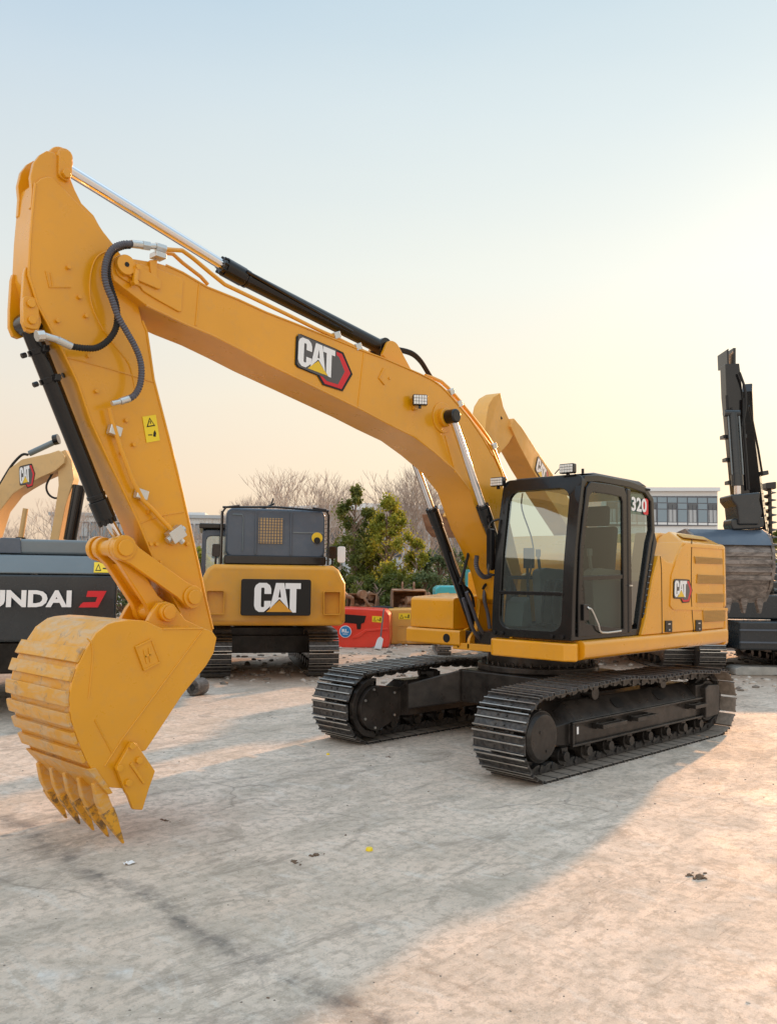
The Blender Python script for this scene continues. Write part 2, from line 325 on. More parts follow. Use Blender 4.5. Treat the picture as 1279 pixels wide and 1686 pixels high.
# ------------------------------------------------------------ tracks
def track_path(xs, xi, rs, ri, sag, zc, n=49):
    """closed path of shoe centres: sprocket end at xs, idler end at xi (xi<xs)"""
    P = [(xi+(xs-xi)*i/40, zc-(rs if i > 39 else (ri if i < 1 else max(rs, ri)))) for i in range(1, 40)]
    P += arc(xs, zc, rs, -90, 90, 24)
    top = []
    for i in range(1, 40):
        t = i/40; x = xs+(xi-xs)*t
        z = zc+rs*(1-t)+ri*t + sag(t); top.append((x, z))
    P += top + arc(xi, zc, ri, 90, 270, 24)
    D = [0]
    for i in range(len(P)): a, b = P[i], P[(i+1) % len(P)]; D.append(D[-1]+math.hypot(a[0]-b[0], a[1]-b[1]))
    T = D[-1]; res = []
    def at(d):
        d %= T
        for i in range(len(P)):
            if D[i] <= d <= D[i+1]:
                a, b = P[i], P[(i+1) % len(P)]; t = (d-D[i])/(D[i+1]-D[i]+1e-9); return (a[0]+(b[0]-a[0])*t, a[1]+(b[1]-a[1])*t)
    for k in range(n):
        a = at(T*k/n-.03); b = at(T*k/n+.03); c = at(T*k/n); res.append((c[0], c[1], math.atan2(b[1]-a[1], b[0]-a[0])))
    return res, T/n, P
def shoe_mb(pitch, y0, y1, bolts=True, T=None, mb=None):
    """a triple-grouser shoe; outside is local -Z, x along the path"""
    mb = mb or MB(); mb.T = T; h = pitch/2-.009
    mb.prism([(-h, 0), (-h, -.030), (-h+.012, -.034), (-h+.020, -.012), (-.010, -.010), (-.005, -.032), (.008, -.032), (.013, -.010), (h-.024, -.010), (h-.016, -.034), (h-.002, -.030), (h, 0)], y0, y1)
    for i_ in (1, 5, 9): mb.mi[-12+i_] = 1
    mb.mi[-1] = 2
    if bolts:
        yc = (y0+y1)/2
        for sx in (-.045, .045):
            for sy in (-.05, .05): mb.cyl((sx, yc+sy, -.008), (sx, yc+sy, -.022), .011, n=6)
    mb.T = None
    return mb
def track_mesh(name, parent, mat, path, pitch, y0, y1, rz=0, bolts=False):
    mb = MB()
    for x, z, a in path: shoe_mb(pitch, y0, y1, bolts, Matrix.Translation((x, 0, z)) @ Matrix.Rotation(-a, 4, 'Y'), mb)
    yc = (y0+y1)/2
    for x, z, a in path:
        mb.T = Matrix.Translation((x, 0, z)) @ Matrix.Rotation(-a, 4, 'Y')
        for s_ in (-.09, .09): mb.box(-pitch*.45, pitch*.45, yc+s_-.02, yc+s_+.02, .002, .09)
    mb.T = None
    return mb.build(name, [mat, 'edge_steel', 'dusty_steel'], parent)

# =================================================================== MAIN EXCAVATOR
YB = -.15                       # centre plane of the boom
ex = empty('excavator'); tag(ex, 'large clean yellow crawler excavator with black cab, bucket teeth resting on the concrete in front', 'excavator')

# ---- undercarriage (turned a little against the upper structure)
SW = -0.04515
def lower(o): o.rotation_euler = (0, 0, SW); return o
sagN = lambda t: .028*math.sin(math.pi*min(1, t*1.9))*1 + .045*math.sin(math.pi*t) - .02*abs(math.sin(math.pi*t*2.5))
zc = .402
path, pitch, loop = track_path(1.872, -1.735, .375, .36, sagN, zc)
shoe_me = None
def main_track(y0, y1, name='track'):
    global shoe_me
    tr = MB(); yc = (y0+y1)/2
    for x, z, a in path:        # chain links
        tr.T = Matrix.Translation((x, 0, z)) @ Matrix.Rotation(-a, 4, 'Y')
        for s_ in (-.085, .085):
            tr.prism([(-.10, .005), (.10, .005), (.105, .05), (.07, .085), (.02, .06), (-.03, .085), (-.09, .09)], yc+s_-.02, yc+s_+.02)
        tr.cyl((-.095, yc-.12, .045), (-.095, yc+.12, .045), .022, n=8)
    tr.T = None
    T_ = lower(tr.build('track', 'steel', ex))
    for x, z, a in path:
        if shoe_me is None:
            so = shoe_mb(pitch, -.30, .30).build('track_shoe', ['steel', 'edge_steel', 'dusty_steel'], T_, bevel=.002, seg=1); shoe_me = so.data
        else:
            so = bpy.data.objects.new('track_shoe', shoe_me); col.objects.link(so); so.parent = T_
            md = so.modifiers.new('edge', 'BEVEL'); md.width = .002; md.segments = 1; md.limit_method = 'ANGLE'; md.angle_limit = R(35)
        so.location = (x, yc, z); so.rotation_euler = (0, -a, 0)
    return T_
main_track(.89, 1.49); main_track(-1.49, -.89)
def track_frame(s):             # s=+1 near side, -1 far side
    f = MB(); X = lambda y: s*y
    def cs(pts, x0, x1): f.prism([(X(a), b) for a, b in pts], x0, x1, 'x')
    cs([(.96, .24), (1.36, .24), (1.36, .475), (1.20, .645), (1.02, .645), (.96, .60)], -1.30, 1.25)
    # tapered ends
    f.add([(x, X(y), z) for x, ps in ((1.25, [(.96, .24), (1.36, .24), (1.36, .475), (1.20, .645), (.96, .645)]), (1.52, [(1.0, .26), (1.30, .26), (1.30, .44), (1.20, .50), (1.0, .50)])) for y, z in ps],
          [(0, 1, 2, 3, 4), (9, 8, 7, 6, 5)]+[(i, (i+1) % 5, 5+(i+1) % 5, 5+i) for i in range(5)])
    f.box(-1.52, -1.30, min(X(1.0), X(1.36)), max(X(1.0), X(1.36)), .26, .62)
    # edge rails and rubbing strip
    a, b = sorted((X(1.36), X(1.40)))
    f.box(-1.46, 1.36, a, b, .455, .478); f.box(-1.46, 1.36, a, b, .238, .262); f.box(1.33, 1.36, a, b, .262, .455)
    o = lower(f.build('track_frame', 'under', ex, bevel=.008))
    g = MB(); a, b = sorted((X(1.02), X(1.425))); g.prism([(-1.42, .23), (-1.42, .585), (-1.50, .615), (-1.78, .60), (-1.80, .56), (-1.78, .24)], a, b); g.build('idler_cover', 'under', o, bevel=.012)
    for x0, x1 in ((.52, .98), (-.12, .30), (-1.32, -1.0)):   # steps on the outer wall
        g = MB(); a, b = sorted((X(1.41), X(1.50)))
        g.ring([(x0, a), (x1, a), (x1, b), (x0, b)], [(x0+.03, a+.02), (x1-.03, a+.02), (x1-.03, b-.02), (x0+.03, b-.02)], .385, .425, 'z')
        a, b = sorted((X(1.36), X(1.41))); g.box(x0+.02, x0+.06, a, b, .37, .43); g.box(x1-.06, x1-.02, a, b, .37, .43); g.build('step', 'under', o, bevel=.004)
    for x in (.35, -.55):       # slots in the sloping face
        g = MB(); n = Vector((0, s*.73, .69)); c = Vector((x, X(1.28), .565)); u = Vector((.10, 0, .0)); v = Vector((0, s*.042, -.044))
        P = Plane(c-u-v, c+u-v, c-u+v, n); P.poly(g, rrect(0, 1, 0, 1, .3), .001, .004); g.build('slot', 'black_v', o)
    # sprocket end
    g = MB(); xs = 1.872
    g.cyl((xs, X(.93), zc), (xs, X(1.39), zc), .24, n=36); g.cyl((xs, X(1.39), zc), (xs, X(1.425), zc), .235, .205, 36)
    fd = lower(g.build('final_drive', 'under', ex, bevel=.006))
    for dx_, dz_ in ((.06, .05), (-.04, -.13)): g = MB(); g.cyl((xs+dx_, X(1.42), zc+dz_), (xs+dx_, X(1.432), zc+dz_), .014, n=8); g.build('bolt', 'under', fd)
    g = MB(); P = []
    for k in range(21):
        for da, r in ((-.32, .275), (-.16, .315), (.16, .315), (.32, .275)):
            t = 2*math.pi*(k+da)/21; P.append((xs+r*math.cos(t), zc+r*math.sin(t)))
    g.prism(P, *sorted((X(1.155), X(1.225)))); g.build('sprocket', 'steel', fd, bevel=.003)
    g = MB(); g.cyl((-1.735, X(1.08), .395), (-1.735, X(1.30), .395), .245, n=36); g.cyl((-1.735, X(1.15), .395), (-1.735, X(1.23), .395), .285, n=36)
    lower(g.build('idler', 'steel', ex, bevel=.01))
    for i in range(8):
        g = MB(); x = 1.42-i*.405
        for s_ in (-1, 1): g.cyl((x, X(1.19)+s_*.05, .155), (x, X(1.19)+s_*.13, .155), .085, n=20)
        g.cyl((x, X(1.19)-.18, .155), (x, X(1.19)+.18, .155), .05, n=16); g.prism([(x-.055, .24), (x-.035, .13), (x+.035, .13), (x+.055, .24)], X(1.19)+.13, X(1.19)+.155); g.prism([(x-.055, .24), (x-.035, .13), (x+.035, .13), (x+.055, .24)], X(1.19)-.155, X(1.19)-.13)
        lower(g.build('track_roller', 'under', ex, bevel=.004))
    for x in (.72, -.72):
        g = MB(); g.cyl((x, X(1.0), .69), (x, X(1.24), .69), .055, n=20); g.cyl((x, X(1.21), .69), (x, X(1.25), .69), .07, n=20); g.box(x-.06, x+.06, *sorted((X(.98), X(1.10))), .60, .72)
        lower(g.build('carrier_roller', 'under', ex, bevel=.004))
    if s < 0:                   # travel motor guard seen on the inner side of the far track
        g = MB(); pr = arc(xs, zc, .245, -100, 100, 14)+[(1.50, .60), (1.50, .28)]
        g.prism(pr, -.95, -.83); g.ring(arc(xs, zc, .325, -95, 95, 14), arc(xs, zc, .262, -95, 95, 14), -.93, -.875)
        q = lower(g.build('motor_guard', 'under', ex, bevel=.006))
        for x, z in ((2.05, .50), (1.92, .61), (1.6, .55), (1.9, .19), (2.05, .3), (1.6, .3)): g = MB(); g.cyl((x, -.835, z), (x, -.818, z), .014, n=8); g.build('bolt', 'zinc', q)
    g = MB(); a, b = sorted((X(1.402), X(1.404))); g.box(1.27, 1.30, a, b, .36, .43); g.build('sticker', 'white', o)
track_frame(1); track_frame(-1)
c = MB()        # centre frame: box with legs sloping out to the track frames
c.prism([(-.75, .40), (.75, .40), (.75, .78), (-.75, .78)], -.62, .62)
for s in (1, -1):
    for sx in (1, -1):
        xa, xb, xc, xd = sx*.20, sx*.78, sx*1.28, sx*.70
        for (z0, z1, z2, z3) in ((.40, .78, .30, .60),):
            v = [(xa, s*.55, z0), (xb, s*.55, z0), (xb, s*.55, z1), (xa, s*.55, z1), (xd, s*1.0, z2), (xc, s*1.0, z2), (xc, s*1.0, z3), (xd, s*1.0, z3)]
            c.add(v, [(0, 1, 2, 3), (7, 6, 5, 4), (0, 4, 5, 1), (1, 5, 6, 2), (2, 6, 7, 3), (3, 7, 4, 0)])
c.cyl((0, 0, .78), (0, 0, .86), .72, n=48)
cf = lower(c.build('centre_frame', 'under', ex, bevel=.02))
g = MB(); g.cyl((0, 0, .86), (0, 0, 1.06), .60, n=48)
for k in range(40):
    t = 2*math.pi*k/40; g.cyl((.66*math.cos(t), .66*math.sin(t), .85), (.66*math.cos(t), .66*math.sin(t), .90), .016, n=6)
g.build('slewing_ring', 'under', ex, bevel=.006)

# ---- upper structure
g = MB()        # side rail, rounded, running under cab and side doors
prof = fillet([(.55, 1.055), (1.28, 1.055), (1.40, 1.085), (1.40, 1.235), (1.37, 1.262), (.55, 1.262)], [0, .05, .05, .03, .02, 0], 3)
g.prism(prof, -2.30, 1.30, 'x')
g.build('side_rail', 'yellow', ex, bevel=.006)
g = MB()
g.prism([(1.304, 1.335), (1.304, .33), (1.44, .36), (1.47, .40), (1.47, 1.26), (1.40, 1.37)], 1.058, 1.240, 'z'); g.build('cab_platform', 'yellow', ex, bevel=.022, seg=3)
g = MB(); g.box(-2.25, .70, -1.30, .55, 1.08, 1.24); g.build('deck', 'under', ex, bevel=.01)
g = MB()        # right side: lower rail box + rounded tool box
g.prism([(-2.3, 1.055), (.80, 1.055), (.82, 1.075), (.82, 1.225), (.80, 1.245), (-2.3, 1.245)], -1.40, -.55)
lowbox = g.build('right_rail', 'yellow', ex, bevel=.01)
g = MB(); g.cyl((.822, -.745, 1.145), (.825, -.745, 1.145), .052, n=24); g.build('opening', 'black_v', lowbox)
g = MB(); g.prism(fillet([(.78, 1.25), (.78, 1.60), (.74, 1.625), (.1, 1.66), (-.35, 1.66), (-.35, 1.25)], [.02, .12, .1, .05, .05, .01], 5), -1.36, -.68)
g.build('tool_box', 'yellow', ex, bevel=.05, seg=4)
g = MB(); g.box(-1.3, -.36, -1.36, -.62, 1.25, 1.95); g.build('fuel_tank', 'yellow', ex, bevel=.03, seg=3)
# boom foot brackets and cylinder clevises
for y in (YB-.30, YB+.25):
  g = MB(); g.prism(fillet([(-.3, 1.25), (.66, 1.06), (.68, 1.25), (.56, 1.90), (.38, 1.95), (-.1, 1.6)], .08), y, y+.05); g.build('boom_bracket', 'yellow', ex, bevel=.006)
for yc_ in (YB-.36, YB+.36):
    g = MB()
    for d in (-.095, .055): g.prism(fillet([(.20, 1.02), (.80, 1.02), (.80, 1.16), (.66, 1.27), (.50, 1.27), (.20, 1.10)], [.01, .02, .06, .06, .06, .02]), yc_+d, yc_+d+.04)
    g.build('cylinder_bracket', 'yellow', ex, bevel=.008)
g = MB(); g.box(.25, .80, YB-.52, YB+.52, 1.02, 1.10); g.build('front_plate', 'yellow', ex, bevel=.008)

# ---- side doors and counterweight, cab side (y = 1.38)
yS = 1.38
body = [(.05, 1.262), (-.06, 1.45), (-.24, 1.90), (-.38, 2.14), (-.42, 2.165), (-.50, 2.12), (-.60, 2.09), (-.76, 2.08), (-1.00, 2.30), (-1.04, 2.335), (-2.22, 2.335), (-2.22, 1.262)]
g = MB(); g.prism(body, 1.0, yS); dr = g.build('side_panel', 'yellow', ex, bevel=.022, seg=3)
g = MB()        # chamfered top shoulder
g.add([(-1.04, 1.375, 2.325), (-2.22, 1.375, 2.325), (-2.22, 1.12, 2.455), (-1.20, 1.12, 2.475), (-1.04, .9, 2.30), (-2.22, .9, 2.30)],
      [(0, 1, 2, 3), (1, 5, 2), (0, 3, 4), (0, 4, 5, 1), (3, 2, 5, 4)])
g.build('shoulder', 'yellow', ex, bevel=.02, seg=3)
g = MB(); g.prism(fillet([(-.62, 1.30), (-.62, 2.08), (-.70, 2.20), (-1.18, 2.46), (-2.20, 2.46), (-2.20, 1.30)], .04), -1.25, 1.02); g.build('engine_hood', 'yellow', ex, bevel=.03, seg=3)
# raised border ridge of the hood panel and door grooves
def seam(pts, y=yS, r=.006, name='seam', mat='black_v', par=None):
    g = MB(); g.tube([(x, y, z) for x, z in pts], r, 6); return g.build(name, mat, par or dr)
seam([(-0.41,2.141),(-0.436,1.976),(-0.432,1.267)]); seam([(-1.27,2.371),(-1.241,2.06),(-1.227,1.657),(-1.24,1.519),(-1.282,1.241)])
g = MB(); g.prism(fillet([(-0.675,1.923),(-0.826,2.117),(-0.946,2.249),(-1.083,2.312),(-2.223,2.299),(-2.262,2.277),(-1.201,2.272),(-1.176,1.556),(-2.328,1.52),(-2.326,1.481),(-0.727,1.529),(-0.632,1.572),(-0.653,1.733)], .02), 1.372, 1.392)
g.build('panel_ridge', 'yellow', dr, bevel=.008)
m = Mat('louvre_mesh', (.6, .34, .08), .55); br = m.t.nodes.new('ShaderNodeTexBrick'); br.inputs['Scale'].default_value = 60
br.inputs['Color1'].default_value = (.66, .38, .09, 1); br.inputs['Color2'].default_value = (.58, .33, .08, 1); br.inputs['Mortar'].default_value = (.30, .16, .04, 1)
m.t.links.new(m.tc.outputs['Object'], br.inputs['Vector']); m.base(br.outputs['Color']); M['louvre'] = m.m
for q in ([(-1.33,2.165),(-2.17,2.164),(-2.186,2.086),(-1.362,2.077)], [(-1.411,1.952),(-2.219,1.929),(-2.234,1.827),(-1.389,1.841)], [(-1.385,1.715),(-2.208,1.694),(-2.204,1.593),(-1.38,1.604)], [(-1.556,1.512),(-2.239,1.491),(-2.232,1.351),(-1.569,1.371)]):
    g = MB(); g.prism(q, 1.381, 1.390); lv = g.build('vent', 'louvre', dr, bevel=.003)
    g = MB()
    x0 = min(a for a, b in q)+.01; x1 = max(a for a, b in q)-.01; z0 = min(b for a, b in q)+.008; z1 = max(b for a, b in q)-.012
    k = 0
    while z0+.016*k < z1: g.prism([(x0, z0+.016*k), (x1, z0+.016*k), (x1, z0+.016*k+.006), (x0, z0+.016*k+.006)], 1.390, 1.396); k += 1
    g.build('slat', 'louvre', lv)
g = MB(); P = Plane((-1.18, 1.30, 2.380), (-2.05, 1.30, 2.375), (-1.24, 1.17, 2.440), (0, .45, .9)); P.poly(g, rrect(0.05, .95, .1, .95, .06), .004, .012); g.build('top_vent', 'louvre', dr)
for q in ([(-0.505,1.409),(-0.678,1.404),(-0.674,1.272),(-0.501,1.279)], [(-1.33,1.392),(-1.508,1.387),(-1.503,1.254),(-1.326,1.261)]):
    g = MB(); g.prism(q, 1.381, 1.392); h = g.build('latch', 'black_v', dr, bevel=.003)
    g = MB(); x = sum(a for a, b in q)/4; z = sum(b for a, b in q)/4; g.cyl((x, 1.39, z-.04), (x, 1.40, z-.04), .012, n=10); g.box(x-.03, x+.03, 1.392, 1.398, z+.02, z+.035); g.build('handle', 'zinc', h)
cwp = [(-2.23, 1.385), (-2.36, 1.372), (-2.50, 1.31), (-2.62, 1.15), (-2.76, .6), (-2.80, 0), (-2.76, -.6), (-2.62, -1.15), (-2.50, -1.31), (-2.36, -1.372), (-2.23, -1.385)]
g = MB(); g.prism(cwp, 1.04, 1.52, 'z'); cw = g.build('counterweight', 'yellow', ex, bevel=.045, seg=4)
g = MB(); g.prism([((x+2.23)*.82-2.24, y*.992) for x, y in cwp], 1.50, 2.35, 'z'); g.build('upper_weight', 'yellow', cw, bevel=.06, seg=4)
for zz in (1.40, 1.07): g = MB(); g.box(-2.62, -2.52, 1.14, 1.20, zz, zz+(.10 if zz > 1.2 else .03)); g.build('reflector' if zz > 1.2 else 'tail_lamp', 'amber' if zz > 1.2 else 'zinc', cw, bevel=.004)
g = MB(); P = Plane(*[(-0.717,1.394,1.677),(-1.046,1.394,1.674),(-0.731,1.394,1.867)]); P.n = Vector((0, 1, 0)); new_mark(g, P); g.build('logo', MARK, dr, smooth=False, recalc=False)
# handrail behind the cab
g = MB(); g.tube([(-.30, 1.30, 2.0), (-.38, 1.34, 1.93), (-.42, 1.36, 1.80)], .012, 8); g.build('handrail', 'black', ex)

# ---- cab
yC = 1.335
side_o = [(1.44, 1.262), (1.43, 1.55), (1.38, 2.1), (1.26, 2.80), (1.17, 2.925), (.9, 2.955), (.2, 2.955), (-.18, 2.92), (-.36, 2.80), (-.385, 2.42), (-.30, 2.27), (-.15, 1.80), (-.03, 1.40), (-.0, 1.262)]
def inner(o, d):
    P = [Vector(p) for p in o]; n = len(P); r = []
    for i in range(n):
        a, b, c = P[i-1], P[i], P[(i+1) % n]; u = (b-a).normalized(); v = (c-b).normalized()
        nn = Vector((-u.y-v.y, u.x+v.x)); nn = nn.normalized()/max(.4, math.cos(u.angle_signed(v)/2) if u.length and v.length else 1)
        r.append((b.x+nn.x*d, b.y+nn.y*d))
    return r
side_i = inner(side_o, .075)
area = sum(side_o[i-1][0]*side_o[i][1]-side_o[i][0]*side_o[i-1][1] for i in range(len(side_o)))
if area < 0: side_i = inner(side_o, -.075)
cab = None
g = MB(); g.ring(side_o, side_i, yC-.07, yC); g.ring(side_o, side_i, .40, .47)
# roof, floor, front posts, cross members
g.prism([(1.25, 2.80), (1.17, 2.925), (.9, 2.955), (.2, 2.955), (-.18, 2.92), (-.34, 2.80), (-.30, 2.80), (-.1, 2.86), (.9, 2.87), (1.1, 2.85), (1.18, 2.79)], .46, yC-.06)
g.prism([(1.44, 1.262), (1.44, 1.33), (0, 1.33), (0, 1.262)], .46, yC-.06)
g.prism([(-.385, 2.42), (-.30, 2.27), (-.03, 1.40), (0, 1.33), (.06, 1.33), (.02, 1.45), (-.24, 2.28), (-.32, 2.42)], .46, yC-.06) if False else None
cab = g.build('cab', 'frameblk', ex, bevel=.012, seg=3)
# front frame with its rounded opening (the front leans back towards the roof)
def fr(t): return (1.445-.0*t, 1.30) if False else None
def fx(z):          # x of the cab front at height z
    pts = [(1.262, 1.44), (1.55, 1.43), (2.1, 1.38), (2.80, 1.26), (2.93, 1.20)]
    for (za, xa), (zb, xb) in zip(pts, pts[1:]):
        if z <= zb: return xa+(xb-xa)*(z-za)/(zb-za)
    return 1.2
def front_ring(yo0, yo1, zo0, zo1, yi0, yi1, zi0, zi1, ro, ri, th, lift, name, mat, par):
    o = rrect(yo0, yo1, zo0, zo1, ro, 6); i = rrect(yi0, yi1, zi0, zi1, ri, 6)
    # add intermediate points on the long sides so the frame follows the bend
    def dens(a):
        r = []
        for k in range(len(a)):
            p, q = a[k], a[(k+1) % len(a)]; r.append(p)
            if abs(q[1]-p[1]) > .3: r += [(p[0]+(q[0]-p[0])*t, p[1]+(q[1]-p[1])*t) for t in (.25, .5, .75)]
            elif abs(q[0]-p[0]) > .3: r += [(p[0]+(q[0]-p[0])*t, p[1]+(q[1]-p[1])*t) for t in (.25, .5, .75)]
        return r
    o, i = dens(o), dens(i); n = len(o); g = MB(); vs = []
    for L, d in ((o, lift), (i, lift), (o, lift-th), (i, lift-th)): vs += [(fx(z)+d, y, z) for y, z in L]
    fs = []
    for k in range(n):
        j = (k+1) % n; fs += [(k, j, n+j, n+k), (2*n+k, 3*n+k, 3*n+j, 2*n+j), (k, 2*n+k, 2*n+j, j), (n+k, n+j, 3*n+j, 3*n+k)]
    g.add(vs, fs); return g.build(name, mat, par, bevel=.005)
front_ring(.375, yC+.004, 1.27, 2.93, .47, yC-.115, 1.345, 2.80, .07, .13, .06, .006, 'front_frame', 'frameblk', cab)
g = MB(); g.box(fx(1.72)-.03, fx(1.72)+.018, .45, yC-.10, 1.70, 1.74); g.build('windscreen_bar', 'frameblk', cab, bevel=.008)
def curved_pane(y0, y1, z0, z1, d, name, mat):
    g = MB(); n = 10; vs = []
    for k in range(n+1):
        z = z0+(z1-z0)*k/n; vs += [(fx(z)+d, y0, z), (fx(z)+d, y1, z)]
    g.add(vs, [(2*k, 2*k+1, 2*k+3, 2*k+2) for k in range(n)]); return g.build(name, mat, cab, recalc=False)
curved_pane(.45, yC-.09, 1.74, 2.82, -.02, 'windscreen', 'glass'); curved_pane(.45, yC-.09, 1.33, 1.70, -.02, 'lower_windscreen', 'glass')
# door: black frame with upper and lower glass, thick rear pillar
dx0, dx1 = .34, 1.335
door_o = [(1.345, 1.30), (1.335, 1.75), (1.30, 2.20), (1.17, 2.80), (1.09, 2.865), (.7, 2.875), (.38, 2.865), (.33, 2.80), (.33, 1.80), (.33, 1.30)]
door_i = [(1.215, 1.43), (1.265, 1.78), (1.235, 2.15), (1.12, 2.70), (1.05, 2.76), (.7, 2.765), (.46, 2.755), (.42, 2.70), (.42, 1.80), (.42, 1.345)]
g = MB(); g.ring(door_o, door_i, yC-.01, yC+.022); dobj = g.build('door', 'frameblk', cab, bevel=.010, seg=3)
g = MB(); g.prism([(1.255, 1.855), (1.25, 1.90), (.43, 1.925), (.43, 1.88)], yC-.005, yC+.018); g.build('door_rail', 'frameblk', dobj, bevel=.005)
g = MB(); g.sheet(door_i, yC+.002); g.build('door_glass', 'glass_dark', dobj, smooth=False)
g = MB(); g.box(.24, .33, yC-.01, yC+.030, 1.30, 2.86); g.build('pillar', 'frameblk', cab, bevel=.02, seg=3)
g = MB(); g.tube([(1.20, yC+.03, 1.60), (1.20, yC+.055, 1.58), (1.14, yC+.055, 1.56), (1.02, yC+.055, 1.42), (.92, yC+.04, 1.33), (.5, yC+.03, 1.33)], .010, 8, 3); g.build('door_handle', 'zinc', dobj)
g = MB(); g.box(1.18, 1.28, yC+.02, yC+.045, 1.46, 1.62); g.build('latch', 'black', dobj, bevel=.006)
g = MB(); g.box(.255, .315, yC+.03, yC+.045, 1.80, 1.815); g.build('hinge', 'zinc', cab)
rear_w = [(.20, 1.36), (.20, 2.82), (-.10, 2.83), (-.27, 2.75), (-.30, 2.44), (-.21, 2.25), (-.07, 1.82), (.045, 1.40)]
g = MB(); g.sheet(rear_w, yC-.032); g.build('rear_side_glass', 'glass', cab, smooth=False)
g = MB(); g.sheet([(.21, 2.60), (.21, 2.84), (-.12, 2.84), (-.29, 2.74), (-.29, 2.60)], yC-.024); g.build('number_panel', 'glass_dark', cab)
g = MB(); P = Plane((.17, yC-.012, 2.625), (-.20, yC-.012, 2.625), (.17, yC-.012, 2.79), (0, 1, 0)); g.k = 1; P.poly(g, rrect(.80, 1.12, -.12, 1.0, .13), -.004, .000); g.k = 0; P.text(g, '320', .02, .02, 1.0, .98, .003, .03)
g.build('model_number', ['white', 'red_v'], cab, smooth=False, recalc=False)
g = MB()        # row of short rungs on the rear post
for k in range(9):
    t = k/8; x = -.235+.17*t; z = 2.04-.55*t; g.box(x-.03, x+.005, yC+.0, yC+.014, z, z+.012)
g.build('vent_comb', 'slate_lt', cab)
g = MB(); g.prism([(-.36, 2.42), (-.24, 2.05), (-.10, 1.65), (-.02, 1.262), (-.075, 1.262), (-.16, 1.60), (-.34, 2.12), (-.42, 2.30)], 1.10, yC+.008); g.build('rear_trim', 'frameblk', cab, bevel=.012)
g = MB(); g.cyl((-.10, yC-.04, 2.9), (-.22, yC+.02, 2.89), .014, n=8); g.build('roof_stud', 'black', cab)
g = MB(); g.prism([(1.15, 2.945), (.95, 2.975), (-.05, 2.975), (-.25, 2.93)], .45, yC-.02); g.build('roof_cap', 'slate', cab, bevel=.01)
# interior
g = MB(); g.box(.10, 1.38, .47, yC-.08, 1.335, 1.36); g.build('floor_mat', 'interior_dk', cab)
g = MB(); s0 = 0.90
g.prism(fillet([(.28, 1.75), (.74, 1.78), (.76, 1.86), (.30, 1.88)], .04), s0-.25, s0+.25)
g.prism(fillet([(.20, 1.84), (.34, 1.86), (.24, 2.46), (.10, 2.46)], .05), s0-.24, s0+.24)
g.prism(fillet([(.09, 2.47), (.22, 2.47), (.18, 2.70), (.07, 2.70)], .05), s0-.13, s0+.13); g.box(.35, .65, s0-.2, s0+.2, 1.45, 1.75)
g.build('seat', 'seat', cab, bevel=.035, seg=3)
g = MB()
for y in (.53, 1.16): g.prism(fillet([(.25, 1.36), (.85, 1.36), (.92, 1.95), (.80, 1.99), (.25, 1.97)], .05), y, y+.10); g.cyl((.84, y+.05, 1.97), (.87, y+.05, 2.12), .018, n=8); g.cyl((.87, y+.05, 2.11), (.87, y+.05, 2.19), .03, n=10)
g.build('console', 'interior', cab, bevel=.015)
g = MB()
for y in (.78, .90): g.tube([(1.08, y, 1.36), (1.10, y, 1.55), (1.02, y, 1.82)], .012, 8, 3); g.box(1.08, 1.28, y-.045, y+.045, 1.38, 1.40)
g.cyl((1.0, .78, 1.84), (1.03, .78, 1.78), .02, n=8); g.cyl((1.0, .90, 1.84), (1.03, .90, 1.78), .02, n=8); g.build('travel_lever', 'interior_dk', cab)
g = MB(); g.box(1.0, 1.03, .49, .62, 1.98, 2.20); g.tube([(1.0, .55, 1.36), (1.02, .54, 1.98)], .018, 8); g.build('monitor', 'interior_dk', cab, bevel=.01)
g = MB(); g.prism([(1.15, 1.36), (1.37, 1.36), (1.33, 1.62), (1.2, 1.68)], .47, .70); g.build('front_console', 'interior', cab, bevel=.02)
g = MB(); g.tube([(1.33, .75, 1.80), (1.30, .80, 2.2), (1.24, .62, 2.60), (1.2, .6, 2.78)], .008, 6, 4); g.build('wiper', 'black', cab)
g = MB(); g.add([(-.30, .47, 2.30), (-.30, yC-.08, 2.30), (-.30, yC-.08, 2.82), (-.30, .47, 2.82)], [(0, 1, 2, 3)]); g.build('rear_window', 'glass', cab)
g = MB(); g.box(-.28, .05, .47, yC-.09, 1.36, 1.95); g.build('rear_shelf', 'interior_dk', cab, bevel=.02)
g = MB(); g.ring(*[[(x, z) for x, z in l] for l in ([(.0, 1.36), (1.36, 1.36), (1.3, 1.9), (.0, 1.9)], [(.05, 1.4), (1.30, 1.4), (1.25, 1.86), (.05, 1.86)])], .475, .49); g.build('side_trim', 'interior_dk', cab)
# work lights on the roof and mirror, wiper motor on the left post
def work_lamp(c, w_, h_, name='work_light', par=None, ax='x', rz=0):
    o = empty if False else None
    g = MB(); T = Matrix.Translation(c) @ Matrix.Rotation(rz, 4, 'Z'); g.T = T
    g.prism(rrect(-w_/2, w_/2, -h_/2, h_/2, .012), -.06, 0, 'x'); g.box(-.05, -.02, -w_*.1, w_*.1, -h_/2-.03, -h_/2)
    L = g.build(name, 'black', par or ex, bevel=.006)
    g = MB(); g.T = T; n = 5; k = 3
    for i in range(n):
        for j in range(k):
            a = -w_/2+.008+(w_-.016)*i/n; b = -h_/2+.008+(h_-.016)*j/k
            g.prism([(a+.002, b+.002), (a+(w_-.016)/n-.002, b+.002), (a+(w_-.016)/n-.002, b+(h_-.016)/k-.002), (a+.002, b+(h_-.016)/k-.002)], .0, .012, 'x')
    g.build('lens', 'lamp', L, bevel=.002); return L
work_lamp((1.24, 1.16, 3.00), .17, .10, par=ex); work_lamp((1.26, .30, 2.92), .17, .10, par=ex)
